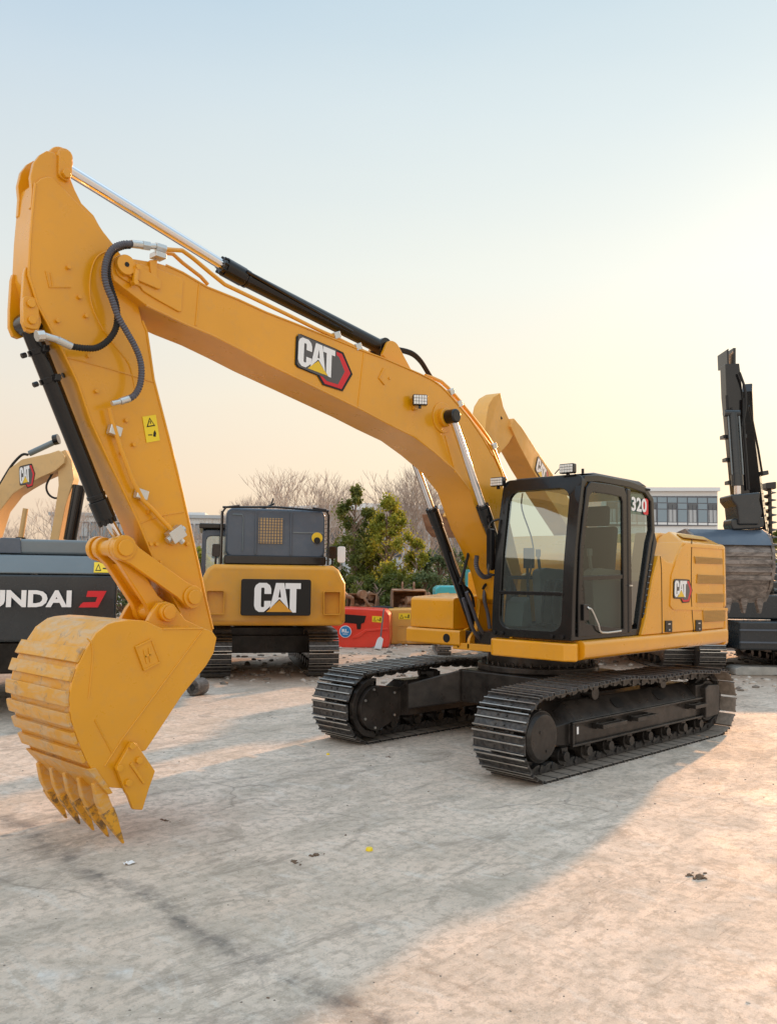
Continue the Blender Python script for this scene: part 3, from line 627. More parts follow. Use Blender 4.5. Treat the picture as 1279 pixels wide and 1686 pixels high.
g = MB(); g.tube([(1.20, 1.0, 2.96), (1.15, 1.05, 3.03), (1.05, 1.08, 3.04), (.95, 1.1, 2.97)], .006, 6, 4); g.build('lamp_wire', 'black', ex)
g = MB(); g.cyl((.98, 1.2, 2.95), (.98, 1.2, 3.02), .015, n=8); g.build('roof_antenna', 'black', ex)
g = MB(); g.prism(rrect(.30, .36, 1.95, 2.40, .03), 1.36, 1.44, 'x'); g.tube([(1.34, .39, 2.5), (1.42, .33, 2.45), (1.42, .33, 2.3)], .014, 8, 3); g.tube([(1.34, .39, 1.9), (1.44, .33, 1.92), (1.42, .33, 2.05)], .014, 8, 3)
g.build('mirror', 'black', ex, bevel=.012)
for y in (.42, .52, 1.12, 1.24):
    g = MB(); g.cyl((fx(1.29)+.005, y, 1.30), (fx(1.29)+.03, y, 1.30), .02, n=12); g.build('cab_bolt', 'black', cab, bevel=.003)

# ---- boom
boom_poly = [(5.726,4.176),(5.688,4.215),(5.635,4.24),(5.57,4.226),(5.376,4.254),(5.286,4.256),(5.138,4.239),(4.909,4.183),(4.609,4.159),(4.301,4.12),(4.002,4.099),(3.684,4.072),(3.409,4.052),(3.136,4.028),(2.832,4.012),(2.52,3.981),(2.305,3.959),(2.092,3.928),(1.952,3.888),(1.84,3.835),(1.684,3.748),(1.459,3.615),(1.214,3.431),(1.031,3.254),(0.854,3.049)]
boom_bot = [(0.826,1.918),(1.013,2.189),(1.207,2.418),(1.364,2.671),(1.452,2.824),(1.718,3.018),(2.062,3.174),(2.379,3.293),(2.741,3.366),(3.091,3.446),(3.404,3.507),(3.861,3.596),(4.288,3.678),(4.564,3.742),(4.838,3.799),(5.101,3.834),(5.445,3.899),(5.714,4.019),(5.731,4.065),(5.738,4.118)]
B = boom_poly + [(.78, 2.75), (.62, 2.35), (.46, 1.95), (.40, 1.75), (.44, 1.62), (.56, 1.56), (.70, 1.62)] + boom_bot
g = MB(); g.prism(B, YB-.23, YB+.23); boom = g.build('boom', 'yellow', ex, bevel=.010, seg=2)
def mb_flange(pts, y, r=.007):
    g = MB(); g.tube([(x, y, z) for x, z in pts], r, 6); return g
g = mb_flange(boom_poly[5:-1], YB+.232, .009); g.build('top_flange', 'yellow', boom)
g = mb_flange(boom_bot[4:-3], YB+.232, .009); g.build('bottom_flange', 'yellow', boom)
# raised tip plate, weld seams, boss plates
g = MB(); g.prism(fillet([(5.715,4.111),(5.702,4.169),(5.655,4.201),(5.59,4.192),(5.376,4.206),(5.149,4.192),(5.133,4.187),(5.14,3.922),(5.161,3.912),(5.366,3.962),(5.482,3.998),(5.503,4.025),(5.624,4.035),(5.693,4.062)], .03), YB+.226, YB+.246)
g.build('tip_plate', 'yellow', boom, bevel=.008)
for q in ([(4.979,4.189),(5.001,3.842)], [(3.111,4.015),(3.181,3.473)], [(1.886,3.37),(1.707,2.993)]):
    g = MB(); g.tube([(x, YB+.231, z) for x, z in q], .008, 6); g.build('weld_seam', 'yellow', boom)
pin_b = [(5.643,0.1,4.145)][0]
g = MB(); g.cyl((pin_b[0], YB+.24, pin_b[2]), (pin_b[0], YB+.285, pin_b[2]), .075, n=28); g.prism(fillet([(pin_b[0]+.02, pin_b[2]+.075), (pin_b[0]-.02, pin_b[2]-.075), (pin_b[0]-.30, pin_b[2]-.11), (pin_b[0]-.30, pin_b[2]-.03)], .03), YB+.245, YB+.268)
g.build('pin_cover', 'yellow', boom, bevel=.006)
g = MB(); g.cyl((pin_b[0], YB+.283, pin_b[2]), (pin_b[0], YB+.290, pin_b[2]), .018, n=12); g.build('grease_hole', 'black_v', boom)
g = MB(); q = [(5.561,4.147),(5.576,4.027)]
g.tube([(x, YB+.285, z) for x, z in q], .02, 8)
for x, z in q: g.cyl((x, YB+.25, z), (x, YB+.31, z), .022, n=6)
g.build('keeper_bolt', 'yellow', boom)
g = MB(); g.prism([(5.44,4.245),(5.378,4.263),(5.373,4.136),(5.356,4.107),(5.382,4.095),(5.414,4.11),(5.432,4.167)], YB+.232, YB+.26); g.build('pipe_bracket', 'yellow', boom, bevel=.004)
# boom cylinder pin boss
T_ = (1.925, 3.555); Bs = (.50, 1.13)
for s in (1, -1):
    g = MB()
    g.cyl((T_[0], YB+s*.225, T_[1]), (T_[0], YB+s*.245, T_[1]), .165, n=36); g.cyl((T_[0], YB+s*.24, T_[1]), (T_[0], YB+s*.30, T_[1]), .10, n=30)
    g.build('pin_boss', 'yellow', boom, bevel=.008)
g = MB(); P = Plane(*[(3.946,0.084,3.733),(3.505,0.084,3.688),(3.939,0.084,3.992)]); P.n = Vector((0, 1, 0)); new_mark(g, P); g.build('logo', MARK, boom, smooth=False, recalc=False)
for q in ([(2.835,3.913),(2.902,3.804),(2.824,3.752)], [(2.764,3.83),(2.746,3.821)]):
    g = MB(); g.tube([(x, YB+.235, z) for x, z in q], .009, 6); g.build('bracket_lug', 'yellow', boom)
# boom lamp
g = MB(); lp = [(2.369,0.14,3.655)][0]; g.T = Matrix.Translation(lp)
L = work_lamp((lp[0]+.04, lp[1]+.05, lp[2]), .15, .11, 'boom_lamp', boom, rz=R(50))
g = MB(); g.prism([(2.419,3.686),(2.363,3.689),(2.361,3.564),(2.417,3.567)], YB+.23, YB+.27); g.build('lamp_bracket', 'yellow', boom, bevel=.004)
# lug for the stick cylinder on top of the boom
lug = [(2.594,-0.15,4.213)][0]
g = MB()
for d in (-.13, .09): g.prism(fillet([(lug[0]+.16, lug[2]-.14), (lug[0]+.06, lug[2]+.045), (lug[0]-.05, lug[2]+.045), (lug[0]-.34, lug[2]-.26)], .05), YB+d, YB+d+.04)
g.build('cylinder_lug', 'yellow', boom, bevel=.006)

# ---- hydraulic cylinders
def ram(name, a, b, c, rr, rb, y, knuckle=.075, head=.18, cap=True):
    """a rod eye, b gland, c base eye, all (x, z)"""
    A, Bv, Cv = (Vector((p[0], y, p[1])) for p in (a, b, c)); d = (A-Cv).normalized()
    g = MB(); g.cyl(Cv, Bv-d*head, rb, n=28); g.cyl(Bv-d*head, Bv-d*.02, rb*1.16, n=28); g.cyl(Bv-d*.03, Bv+d*.015, rb*.95, n=28); g.cyl(Bv-d*(head+.05), Bv-d*(head+.02), rb*1.10, n=28)
    g.cyl(Cv-Vector((0, rb*1.0, 0)), Cv+Vector((0, rb*1.0, 0)), rb*1.25, n=24)
    n_ = d.cross(Vector((0, 1, 0)))
    for k in range(8):
        t = 2*math.pi*k/8; o_ = (n_*math.cos(t)+Vector((0, 1, 0))*math.sin(t))*rb*.95; g.cyl(Bv-d*.03+o_, Bv+d*.022+o_, .014, n=6)
    o = g.build(name, 'black', ex, bevel=.004)
    g = MB(); g.cyl(Bv-d*.1, A, rr, n=24); g.build('rod', 'chrome', o)
    g = MB(); g.cyl(A-Vector((0, knuckle*.9, 0)), A+Vector((0, knuckle*.9, 0)), knuckle, n=24)
    return o, g, d, n_
for s in (1, -1):
    bb = (T_[0]+(Bs[0]-T_[0])*.375, T_[1]+(Bs[1]-T_[1])*.375)
    o, g, d, n_ = ram('hydraulic_cylinder', T_, bb, Bs, .040, .062, YB+s*.36, .075); g.build('rod_eye', 'black', o, bevel=.02, seg=3)
    g = MB(); A = Vector((T_[0], YB+s*.36, T_[1])); Bv = Vector((bb[0], YB+s*.36, bb[1])); Cv = Vector((Bs[0], YB+s*.36, Bs[1]))
    q = n_*.085
    g.tube([Bv-d*.10+q, Bv-d*.3+q, Bv-d*1.0+q*.95, Cv+d*.5+q], .014, 8, 3); g.build('pipe', 'black', o)
sa, sb, sc = ([(6.075,-0.15,4.858),(4.602,-0.15,4.504),(2.63,-0.15,4.206)])
o, g, d, n_ = ram('hydraulic_cylinder', (sa[0], sa[2]), (sb[0], sb[2]), (sc[0], sc[2]), .046, .072, YB, .09, .22); g.build('rod_eye', 'yellow', o, bevel=.01)
g = MB(); Bv = Vector((sb[0], YB+.0, sb[2])); q = Vector((0, .085, .02)); g.tube([Bv-d*.2+q, Bv-d*.5+q, Bv-d*1.5+q], .014, 8); g.build('pipe', 'black', o)
ba, bb_, bc = ([(5.423,-0.15,2.06),(5.571,-0.15,2.26),(6.227,-0.15,3.619)])
o, g, d, n_ = ram('hydraulic_cylinder', (ba[0], ba[2]), (bb_[0], bb_[2]), (bc[0], bc[2]), .038, .064, YB, .06, .17); g.build('rod_eye', 'black', o, bevel=.01)
bcy = o
for t, k in ((.08, .18), (.22, .36)):       # banding clamps with blocks
    g = MB()
    C = Vector((bc[0], YB, bc[2])).lerp(Vector((bb_[0], YB, bb_[2])), t+.05); g.cyl(C-d*.02, C+d*.02, .078, n=24)
    for s in (-1, 1): g.box(C.x-.02, C.x+.02, YB+s*.10-.03, YB+s*.10+.03, C.z-.025, C.z+.02); g.T = None
    n2 = n_*.10; g.cyl(C-n2-d*.0, C-n2*1.35, .02, n=8); g.cyl(C+n2, C+n2*1.35, .02, n=8)
    g.build('clamp', 'black', bcy, bevel=.003)

# ---- stick
st_poly = [(6.281,4.582),(6.245,4.631),(6.198,4.665),(6.15,4.67),(6.095,4.632),(6.006,4.573),(5.902,4.508),(5.824,4.465),(5.764,4.401),(5.668,4.319),(5.59,4.244),(5.489,4.012),(5.419,3.802),(5.38,3.734),(5.303,3.365),(5.219,3.116),(5.134,2.87),(5.017,2.507),(4.928,2.209),(4.838,1.912),(4.772,1.68),(4.694,1.431),(4.679,1.352),(4.73,1.306),(4.834,1.33),(4.91,1.42),(5.233,1.948),(5.406,2.287),(5.608,2.626),(5.799,2.966),(5.912,3.232),(6.034,3.442),(6.225,3.725),(6.298,3.921),(6.298,4.206),(6.29,4.409)]
g = MB(); g.prism(st_poly, YB-.14, YB+.14); stick = g.build('stick', 'yellow', ex, bevel=.009, seg=2)
st_l = [(6.296,4.533),(6.309,4.625),(6.292,4.732),(6.253,4.805),(6.203,4.855),(6.145,4.86),(6.108,4.829),(6.074,4.779),(6.037,4.743),(5.986,4.643),(5.932,4.562),(5.835,4.503),(5.774,4.421),(5.738,4.354),(5.996,4.328),(6.219,4.345),(6.299,4.406)]
g = MB(); g.prism(st_l, YB+.085, YB+.125); g.prism(st_l, YB-.125, YB-.085); g.build('top_lug', 'yellow', stick, bevel=.006)
g = MB(); g.cyl((sa[0], YB-.14, sa[2]), (sa[0], YB+.145, sa[2]), .055, n=24); p2 = [(6.072,-0.01,4.721)][0]
g.prism(fillet([(sa[0]+.05, sa[2]+.03), (sa[0]-.04, sa[2]+.05), (p2[0]-.05, p2[2]+.02), (p2[0]-.03, p2[2]-.05), (p2[0]+.05, p2[2]-.03)], .03), YB+.125, YB+.150); g.cyl((p2[0], YB+.15, p2[2]), (p2[0], YB+.18, p2[2]), .035, n=6)
g.build('pin_keeper', 'yellow', stick, bevel=.004)
# bucket cylinder lugs
bl = [(6.313,3.979),(6.323,3.932),(6.326,3.717),(6.32,3.59),(6.292,3.532),(6.25,3.524),(6.204,3.552),(6.185,3.613),(6.203,3.726),(6.221,3.83),(6.227,3.959)]
g = MB(); g.prism(bl, YB+.085, YB+.125); g.prism(bl, YB-.125, YB-.085); g.build('cylinder_lug', 'yellow', stick, bevel=.006)
k1 = [(6.276,-0.01,3.721),(6.263,-0.01,3.608)]; g = MB(); g.prism(fillet([(k1[0][0]+.055, k1[0][2]+.05), (k1[0][0]-.055, k1[0][2]+.05), (k1[1][0]-.055, k1[1][2]-.06), (k1[1][0]+.055, k1[1][2]-.06)], .04), YB+.125, YB+.145)
for q in k1: g.cyl((q[0], YB+.145, q[2]), (q[0], YB+.165, q[2]), .03, n=10)
g.build('pin_keeper', 'yellow', stick, bevel=.004)
# stick edges, weld lines, brackets, bolts
sl = [(5.233,1.948),(5.406,2.287),(5.608,2.626),(5.799,2.966),(5.912,3.232),(6.034,3.442),(6.225,3.725),(6.298,3.921),(6.298,4.206),(6.29,4.409),(6.281,4.582)]
g = mb_flange(sl, YB+.141, .010); g.build('front_flange', 'yellow', stick)
g = mb_flange([(4.694,1.431),(4.772,1.68),(4.838,1.912),(5.017,2.507),(5.134,2.87),(5.303,3.365),(5.38,3.734),(5.419,3.802)], YB+.141, .010); g.build('rear_flange', 'yellow', stick)
for q in ([(6.001,3.4),(5.673,3.38),(5.308,3.345)], [(5.379,2.247),(5.215,2.313),(5,2.359)], [(5.613,4.322),(5.757,4.241),(5.825,4.152),(5.852,4.008),(5.835,3.831),(5.743,3.671),(5.632,3.558),(5.517,3.442),(5.46,3.266)]):
    g = MB(); g.tube([(x, YB+.141, z) for x, z in q], .006, 6, 3); g.build('weld_seam', 'yellow', stick)
g = MB(); g.tube([(x, YB+.142, z) for x, z in [(6.181,3.981),(6.15,3.872),(5.996,3.913)]], .006, 6); g.tube([(x, YB+.142, z) for x, z in [(6.146,3.978),(6.124,3.879)]], .005, 6); g.build('plate_edge', 'yellow', stick)
for q in [(6.021,-0.008,4.051),(5.93,-0.008,3.856),(5.874,-0.008,3.73),(6.084,-0.008,3.645),(5.843,-0.008,3.441),(5.772,-0.008,3.194),(5.546,-0.008,2.764),(5.527,-0.008,3.014),(5.459,-0.008,2.839),(5.312,-0.008,2.339),(5.287,-0.008,2.095),(5.235,-0.008,2.097),(5.102,-0.008,2.106),(5.193,-0.008,1.958),(4.964,-0.008,2.107),(4.947,-0.008,1.634)]:
    g = MB(); g.cyl((q[0], YB+.135, q[2]), (q[0], YB+.165, q[2]), .016, n=10); g.build('boss', 'yellow', stick, bevel=.003)
P = Plane(*[(5.348,-0.007,2.867),(5.234,-0.007,2.9),(5.392,-0.007,3.062)]); P.n = Vector((0, 1, 0)); caution(P, 'warning_label', stick)
# pipes and hoses on the stick
pp = [(5.693,0.05,3.073),(5.671,0.05,2.995),(5.59,0.05,2.79),(5.481,0.05,2.557),(5.39,0.05,2.418),(5.316,0.05,2.359),(5.219,0.05,2.273),(5.131,0.05,2.203)]
g = MB(); g.tube(pp, .017, 10); sp = g.build('pipe', 'yellow', stick)
for q in [(5.637,0.03,2.917),(5.401,0.03,2.465)]:
    g = MB(); g.T = Matrix.Translation(q) @ Matrix.Rotation(R(-12), 4, 'Y'); g.box(-.05, .045, -.03, .03, -.036, .036); g.build('pipe_clamp', 'zinc', sp, bevel=.006)
g = MB(); q = [(5.103,0.05,2.176),(5.047,0.05,2.122)]; V0, V1 = Vector(q[0]), Vector(q[1]); g.T = Matrix.Translation(V0) @ Matrix.Rotation(R(35), 4, 'Y'); g.box(-.065, .065, -.04, .04, -.05, .05); g.cyl((-.09, 0, 0), (.09, 0, 0), .028, n=8); g.T = None; g.cyl(V0, V1, .02, n=8); g.cyl(V0.lerp(V1, .7), V1+(V1-V0)*.15, .026, n=6); g.build('hose_coupling', 'zinc', sp, bevel=.004)
h1 = [Vector(a) for a in [(5.612,0.13,4.312),(5.666,0.13,4.296),(5.737,0.13,4.252),(5.782,0.13,4.193),(5.807,0.13,4.113),(5.813,0.13,4.021),(5.791,0.13,3.937),(5.749,0.13,3.858),(5.697,0.13,3.744),(5.625,0.13,3.647),(5.557,0.13,3.557),(5.509,0.13,3.466),(5.49,0.13,3.369),(5.501,0.13,3.262),(5.538,0.13,3.187),(5.581,0.13,3.152)]]
h2 = [Vector(a) for a in [(5.61,0.1,4.307),(5.673,0.1,4.279),(5.743,0.1,4.221),(5.773,0.1,4.13),(5.769,0.1,4.027),(5.736,0.1,3.931),(5.699,0.1,3.841),(5.685,0.1,3.744),(5.696,0.1,3.651),(5.749,0.1,3.558),(5.831,0.1,3.487),(5.922,0.1,3.463),(6.021,0.1,3.455)]]
g = MB(); g.corr(h1, .026); g.build('hose', 'spiral', ex); g = MB(); g.corr(h2, .025); g.build('hose', 'rubber', ex)
ft = [(5.606,0.12,4.317),(5.517,0.12,4.335),(5.456,0.12,4.344),(5.404,0.12,4.359),(5.32,0.12,4.361)]
g = MB(); g.cyl(ft[0], ft[1], .030, n=12); g.cyl(ft[1], ft[2], .036, n=6); g.cyl(ft[2], ft[3], .022, n=12); g.cyl(ft[3], ft[4], .034, n=6); q = ft[3]; g.box(q[0]-.07, q[0]+.02, q[1]-.05, q[1]+.05, q[2]-.09, q[2]-.05); g.build('hose_fitting', 'zinc', boom, bevel=.003)
ft = [(6.021,0.1,3.455),(6.123,0.1,3.481),(6.222,0.1,3.489),(6.272,0.1,3.474)]
g = MB(); g.cyl(ft[0], ft[1], .027, n=12); g.cyl(ft[1], ft[2], .024, n=12); g.cyl(ft[2], ft[3], .04, n=8); g.build('hose_fitting', 'zinc', bcy, bevel=.003)
ft = [(5.575,0.12,3.155),(5.647,0.12,3.12),(5.713,0.12,3.096)]
g = MB(); g.cyl(ft[0], ft[1], .028, n=12); g.cyl(ft[1], ft[2], .020, n=12); g.build('hose_fitting', 'zinc', stick, bevel=.003)
# pipes along the top of the boom
bp = [(5.284,0.06,4.388),(5.132,0.06,4.423),(5.03,0.06,4.389),(4.871,0.06,4.319),(4.72,0.06,4.258),(4.406,0.06,4.215),(4.07,0.06,4.169),(3.712,0.06,4.115),(3.523,0.06,4.094),(3.166,0.06,4.043),(2.74,0.06,3.991),(2.186,0.06,3.939),(1.989,0.06,3.91),(1.764,0.06,3.818),(1.552,0.06,3.691),(1.3,0.06,3.532),(1.062,0.06,3.37),(0.874,0.06,3.133),(0.802,0.06,3.014)]
g = MB(); g.tube(bp, .018, 8); g.build('pipe', 'yellow', boom)
bp = [(5.234,-0.02,4.394),(5.163,-0.02,4.405),(5.078,-0.02,4.361),(4.903,-0.02,4.294),(4.831,-0.02,4.247)]
g = MB(); g.tube(bp, .016, 8); g.build('pipe', 'yellow', boom)
bp = [(2.117,0,3.987),(1.857,0,3.969),(1.627,0,3.862),(1.433,0,3.745),(1.165,0,3.578),(0.91,0,3.38),(0.767,0,3.149),(0.657,0,3.017)]
g = MB(); g.tube(bp, .02, 8, 2); g.build('pipe', 'yellow', boom)
for q in [(3.462,0.06,4.108),(3.182,0.06,4.057),(1.764,0.06,3.864),(1.627,0.06,3.753),(0.992,0.06,3.365)]:
    g = MB(); g.T = Matrix.Translation(q) @ Matrix.Rotation(R(25), 4, 'Y'); g.box(-.04, .04, -.04, .03, -.03, .03); g.build('pipe_clamp', 'zinc', boom, bevel=.004)
for dy in (0, -.07):
    hh = [Vector(a)+Vector((dy, dy, 0)) for a in [(2.772,-0.15,4.213),(2.72,-0.15,4.249),(2.595,-0.15,4.251),(2.448,-0.15,4.244),(2.26,-0.15,4.257),(2.125,-0.15,4.246),(2.006,-0.15,4.191),(1.904,-0.15,4.104),(1.842,-0.15,4.048)]]
    g = MB(); g.tube(hh, .017, 8, 4); g.build('hose', 'rubber', boom)
# ---- bucket linkage
lk = [(5.538,0.02,2.058),(4.935,0.02,1.692),(5.174,0.02,1.579)]; rp, sp_, bp_ = lk
g = MB()
def link(mb, a, b, ra, rb, y0, y1, mid=None):
    A, B_ = Vector((a[0], a[2])), Vector((b[0], b[2])); d = (B_-A).normalized(); n_ = Vector((-d.y, d.x)); ang = math.degrees(math.atan2(d.y, d.x)); w_ = mid or min(ra, rb)*.75
    pts = arc(A.x, A.y, ra, ang+60, ang+300, 12)+[tuple(A+d*ra*1.2-n_*w_), tuple(B_-d*rb*1.2-n_*w_)]+arc(B_.x, B_.y, rb, ang-120, ang+120, 12)+[tuple(B_-d*rb*1.2+n_*w_), tuple(A+d*ra*1.2+n_*w_)]
    mb.prism(pts, y0, y1)
for y in (YB+.155, YB-.205): link(g, rp, sp_, .095, .095, y, y+.05)
lko = g.build('idler_link', 'yellow', ex, bevel=.008)
for q, r in ((rp, .062), (sp_, .058)):
    g = MB()
    g.cyl((q[0], YB-.25, q[2]), (q[0], YB+.245, q[2]), r, n=24); g.cyl((q[0], YB+.205, q[2]), (q[0], YB+.225, q[2]), r*1.5, n=24)
    g.build('pin', 'yellow', lko, bevel=.006)
g = MB()
for y in (YB+.07, YB-.13): link(g, rp, bp_, .085, .09, y, y+.06, .06)
rl = [(rp[0], rp[2]), (bp_[0], bp_[2])]; g.cyl((rp[0], YB-.13, rp[2]), (rp[0], YB+.13, rp[2]), .075, n=24) if False else None
g.cyl((bp_[0], YB-.13, bp_[2]), (bp_[0], YB+.19, bp_[2]), .075, n=24)
A_, B__ = Vector((rp[0], 0, rp[2])), Vector((bp_[0], 0, bp_[2])); c1, c2 = A_.lerp(B__, .30), A_.lerp(B__, .8); g.prism([(c1.x+.05, c1.z+.03), (c1.x-.05, c1.z-.03), (c2.x-.05, c2.z-.03), (c2.x+.05, c2.z+.03)], YB-.08, YB+.08)
g.build('bucket_link', 'yellow', ex, bevel=.008)

# ---- bucket
YN, YF = YB+.50, YB-.43         # near and far side plates
bk = [(5.959,1.339),(5.994,1.273),(6.029,1.196),(6.054,1.107),(6.058,1.009),(6.042,0.909),(5.999,0.786),(5.938,0.64),(5.882,0.532)]
top = [(5.801,1.527),(5.886,1.464)]
plate = [(5.523,1.539),(5.632,1.547),(5.747,1.537),(5.8,1.523),(5.886,1.464),(5.959,1.351),(6.01,1.25),(6.043,1.145),(6.056,1.048),(6.037,0.909),(5.986,0.773),(5.92,0.629),(5.813,0.454),(5.782,0.432),(5.609,0.387),(5.618,0.614),(5.478,0.631),(5.377,0.757),(5.195,0.988),(4.991,1.189),(4.929,1.28),(4.905,1.393),(4.946,1.44),(5.039,1.471),(5.375,1.478)]
shell = [(5.523,1.539),(5.632,1.547),(5.747,1.537),(5.8,1.523),(5.886,1.464),(5.959,1.351),(6.01,1.25),(6.043,1.145),(6.056,1.048),(6.037,0.909),(5.986,0.773),(5.92,0.629),(5.813,0.454)]
def offs(pts, d):
    r = []
    for i, p in enumerate(pts):
        a, b = Vector(pts[max(i-1, 0)]), Vector(pts[min(i+1, len(pts)-1)]); t = (b-a).normalized(); r.append((p[0]-t.y*d, p[1]+t.x*d))
    return r
si = offs(shell, .03); 
if abs(si[6][0]-5.5) > abs(shell[6][0]-5.5): si = offs(shell, -.03); SG = 1
else: SG = -1
g = MB(); g.prism(shell+si[::-1], YF+.03, YN-.03); bkt = g.build('bucket', 'worn', ex, bevel=.003)
for y in (YN-.03, YF): g = MB(); g.prism(plate, y, y+.03); g.build('side_plate', 'yellow', bkt, bevel=.006)
# wear strips round the back
def interp(pts, t):
    L = [0]
    for a, b in zip(pts, pts[1:]): L.append(L[-1]+math.hypot(a[0]-b[0], a[1]-b[1]))
    d = t*L[-1]
    for i in range(len(pts)-1):
        if L[i] <= d <= L[i+1]:
            k = (d-L[i])/(L[i+1]-L[i]); return (pts[i][0]+(pts[i+1][0]-pts[i][0])*k, pts[i][1]+(pts[i+1][1]-pts[i][1])*k)
    return pts[-1]
for t0, t1 in ((.34, .41), (.435, .495), (.535, .60), (.63, .69), (.72, .775), (.81, .87)):
    seg_ = [interp(shell, t0+(t1-t0)*k/3) for k in range(4)]; oo = offs(seg_, -.028 if SG > 0 else .028); oo = offs(seg_, -SG*-.028)
    g = MB(); g.prism(seg_+oo[::-1], YF-.02, YN-.006); g.build('wear_strip', 'worn', bkt, bevel=.005)
# top plate towards the hinge, ears, pin
for y in (YB-.22, YB+.17):
  g = MB(); g.prism([(5.327,1.519),(5.284,1.595),(5.24,1.649),(5.177,1.662),(5.108,1.642),(5.057,1.585),(5,1.518),(4.83,1.447),(4.997,1.424),(5.316,1.482)], y, y+.045); g.build('bucket_ear', 'yellow', bkt, bevel=.008)
g = MB(); g.prism([(5.523,1.539),(5.375,1.478),(5.039,1.471),(5,1.442),(5.037,1.426),(5.373,1.431),(5.531,1.497)], YF+.02, YN-.02); g.build('hinge_plate', 'yellow', bkt, bevel=.006)
g = MB(); g.cyl((bp_[0], YB+.215, bp_[2]), (bp_[0], YB+.26, bp_[2]), .07, n=28); g.cyl((bp_[0], YB+.26, bp_[2]), (bp_[0], YB+.275, bp_[2]), .052, n=28); g.cyl((bp_[0], YB-.26, bp_[2]), (bp_[0], YB+.22, bp_[2]), .065, n=28); g.build('bucket_pin', 'yellow', bkt, bevel=.005)
# side plate details
for q in ([(5.033,1.457),(5.669,0.731),(5.788,0.57)], [(5.95,1.435),(5.919,1.405),(5.903,1.335),(5.907,1.235),(5.92,1.035)], [(5.871,0.886),(5.728,0.638)], [(5.375,1.474),(5.033,1.466)]):
    g = MB(); g.tube([(x, YN+.001, z) for x, z in q], .006, 6); g.build('weld_seam', 'yellow', bkt)
g = MB(); P = Plane(*[(5.52,0.352,1.187),(5.392,0.352,1.238),(5.598,0.352,1.36)]); P.n = Vector((0, 1, 0)); P.poly(g, [(0, 0), (1, 0), (1, 1), (0, 1)], 0, .008)
for a in ([(.0, 0), (1, 0), (1, .06), (0, .06)], [(.0, .94), (1, .94), (1, 1), (0, 1)], [(0, .06), (.06, .06), (.06, .94), (0, .94)], [(.94, .06), (1, .06), (1, .94), (.94, .94)], [(.25, .2), (.35, .2), (.45, .75), (.35, .75)], [(.45, .2), (.53, .2), (.75, .75), (.65, .75)], [(.3, .45), (.7, .42), (.7, .50), (.3, .53)]): P.poly(g, a, .008, .015)
g.build('emblem_plate', 'yellow', bkt, bevel=.002)
# side cutter
g = MB(); g.prism([(5.614,0.713),(5.581,0.705),(5.421,0.486),(5.469,0.364),(5.511,0.235),(5.582,0.253),(5.627,0.355),(5.647,0.383),(5.721,0.553)], YN+.002, YN+.04); sc_ = g.build('side_cutter', 'yellow', bkt, bevel=.006)
g = MB(); g.prism([(5.626,0.563),(5.609,0.577),(5.5,0.424),(5.518,0.414)], YN+.04, YN+.052); g.build('rib', 'yellow', sc_, bevel=.003)
for q in [(5.616,0.39,0.689),(5.557,0.39,0.582),(5.706,0.39,0.552),(5.634,0.39,0.443)]: g = MB(); g.cyl((q[0], YN+.04, q[2]), (q[0], YN+.065, q[2]), .026, n=6); g.build('bolt', 'yellow', sc_, bevel=.003)
g = MB(); cu_ = [(x, z) for x, z in [(5.614,0.713),(5.581,0.705),(5.421,0.486),(5.469,0.364),(5.511,0.235),(5.582,0.253),(5.627,0.355),(5.647,0.383),(5.721,0.553)]]; g.prism(cu_, YF-.04, YF-.002); g.build('side_cutter', 'yellow', bkt, bevel=.006)
# lip: base edge plate
lipa, lipb = [(5.883,0.56),(5.74,0.377)]; 
g = MB(); g.prism([(lipa[0]+.035, lipa[1]+.01), (lipb[0]+.015, lipb[1]), (lipb[0]-.02, lipb[1]+.005), (lipa[0]-.03, lipa[1]+.01)], YF-.01, YN+.01); lip = g.build('cutting_lip', 'worn', bkt, bevel=.006)
tA = [(5.835,0.494),(5.606,0.019),(5.653,0.289)]; bx, bz = tA[0]; tx, tz = tA[1]; tz = .012
for k in range(5):
    yk = YN-.045-(YN-YF-.09)*k/4
    def tri(f, w0, w1): return None
    g = MB(); d = Vector((tx-bx, 0, tz-bz)); L_ = d.length; d.normalize(); n_ = Vector((-d.z, 0, d.x))
    if n_.x < 0: n_ = -n_
    base = Vector((bx, yk, bz)); 
    def sec(t, wf, wb, hy): c_ = base+d*(L_*t); return [c_+n_*wf+Vector((0, hy, 0)), c_-n_*wb+Vector((0, hy, 0)), c_-n_*wb-Vector((0, hy, 0)), c_+n_*wf-Vector((0, hy, 0))]
    S = [sec(.05, .030, .03, .022), sec(.30, .055, .030, .032), sec(.52, .05, .025, .034)]
    vs = [v for s_ in S for v in s_]; fs = [(3, 2, 1, 0), (8, 9, 10, 11)]+[(4*a+i, 4*a+(i+1) % 4, 4*a+4+(i+1) % 4, 4*a+4+i) for a in range(2) for i in range(4)]
    g.add(vs, fs); ad_ = g.build('tooth_adapter', 'worn', bkt, bevel=.008)
    g = MB(); S = [sec(.46, .056, .030, .042), sec(.60, .050, .028, .040), sec(.80, .026, .018, .028), sec(1.0, .003, .010, .014)]
    vs = [v for s_ in S for v in s_]; fs = [(3, 2, 1, 0), (12, 13, 14, 15)]+[(4*a+i, 4*a+(i+1) % 4, 4*a+4+(i+1) % 4, 4*a+4+i) for a in range(3) for i in range(4)]
    g.add(vs, fs); g.build('tooth', 'tooth', bkt, bevel=.008, seg=2)
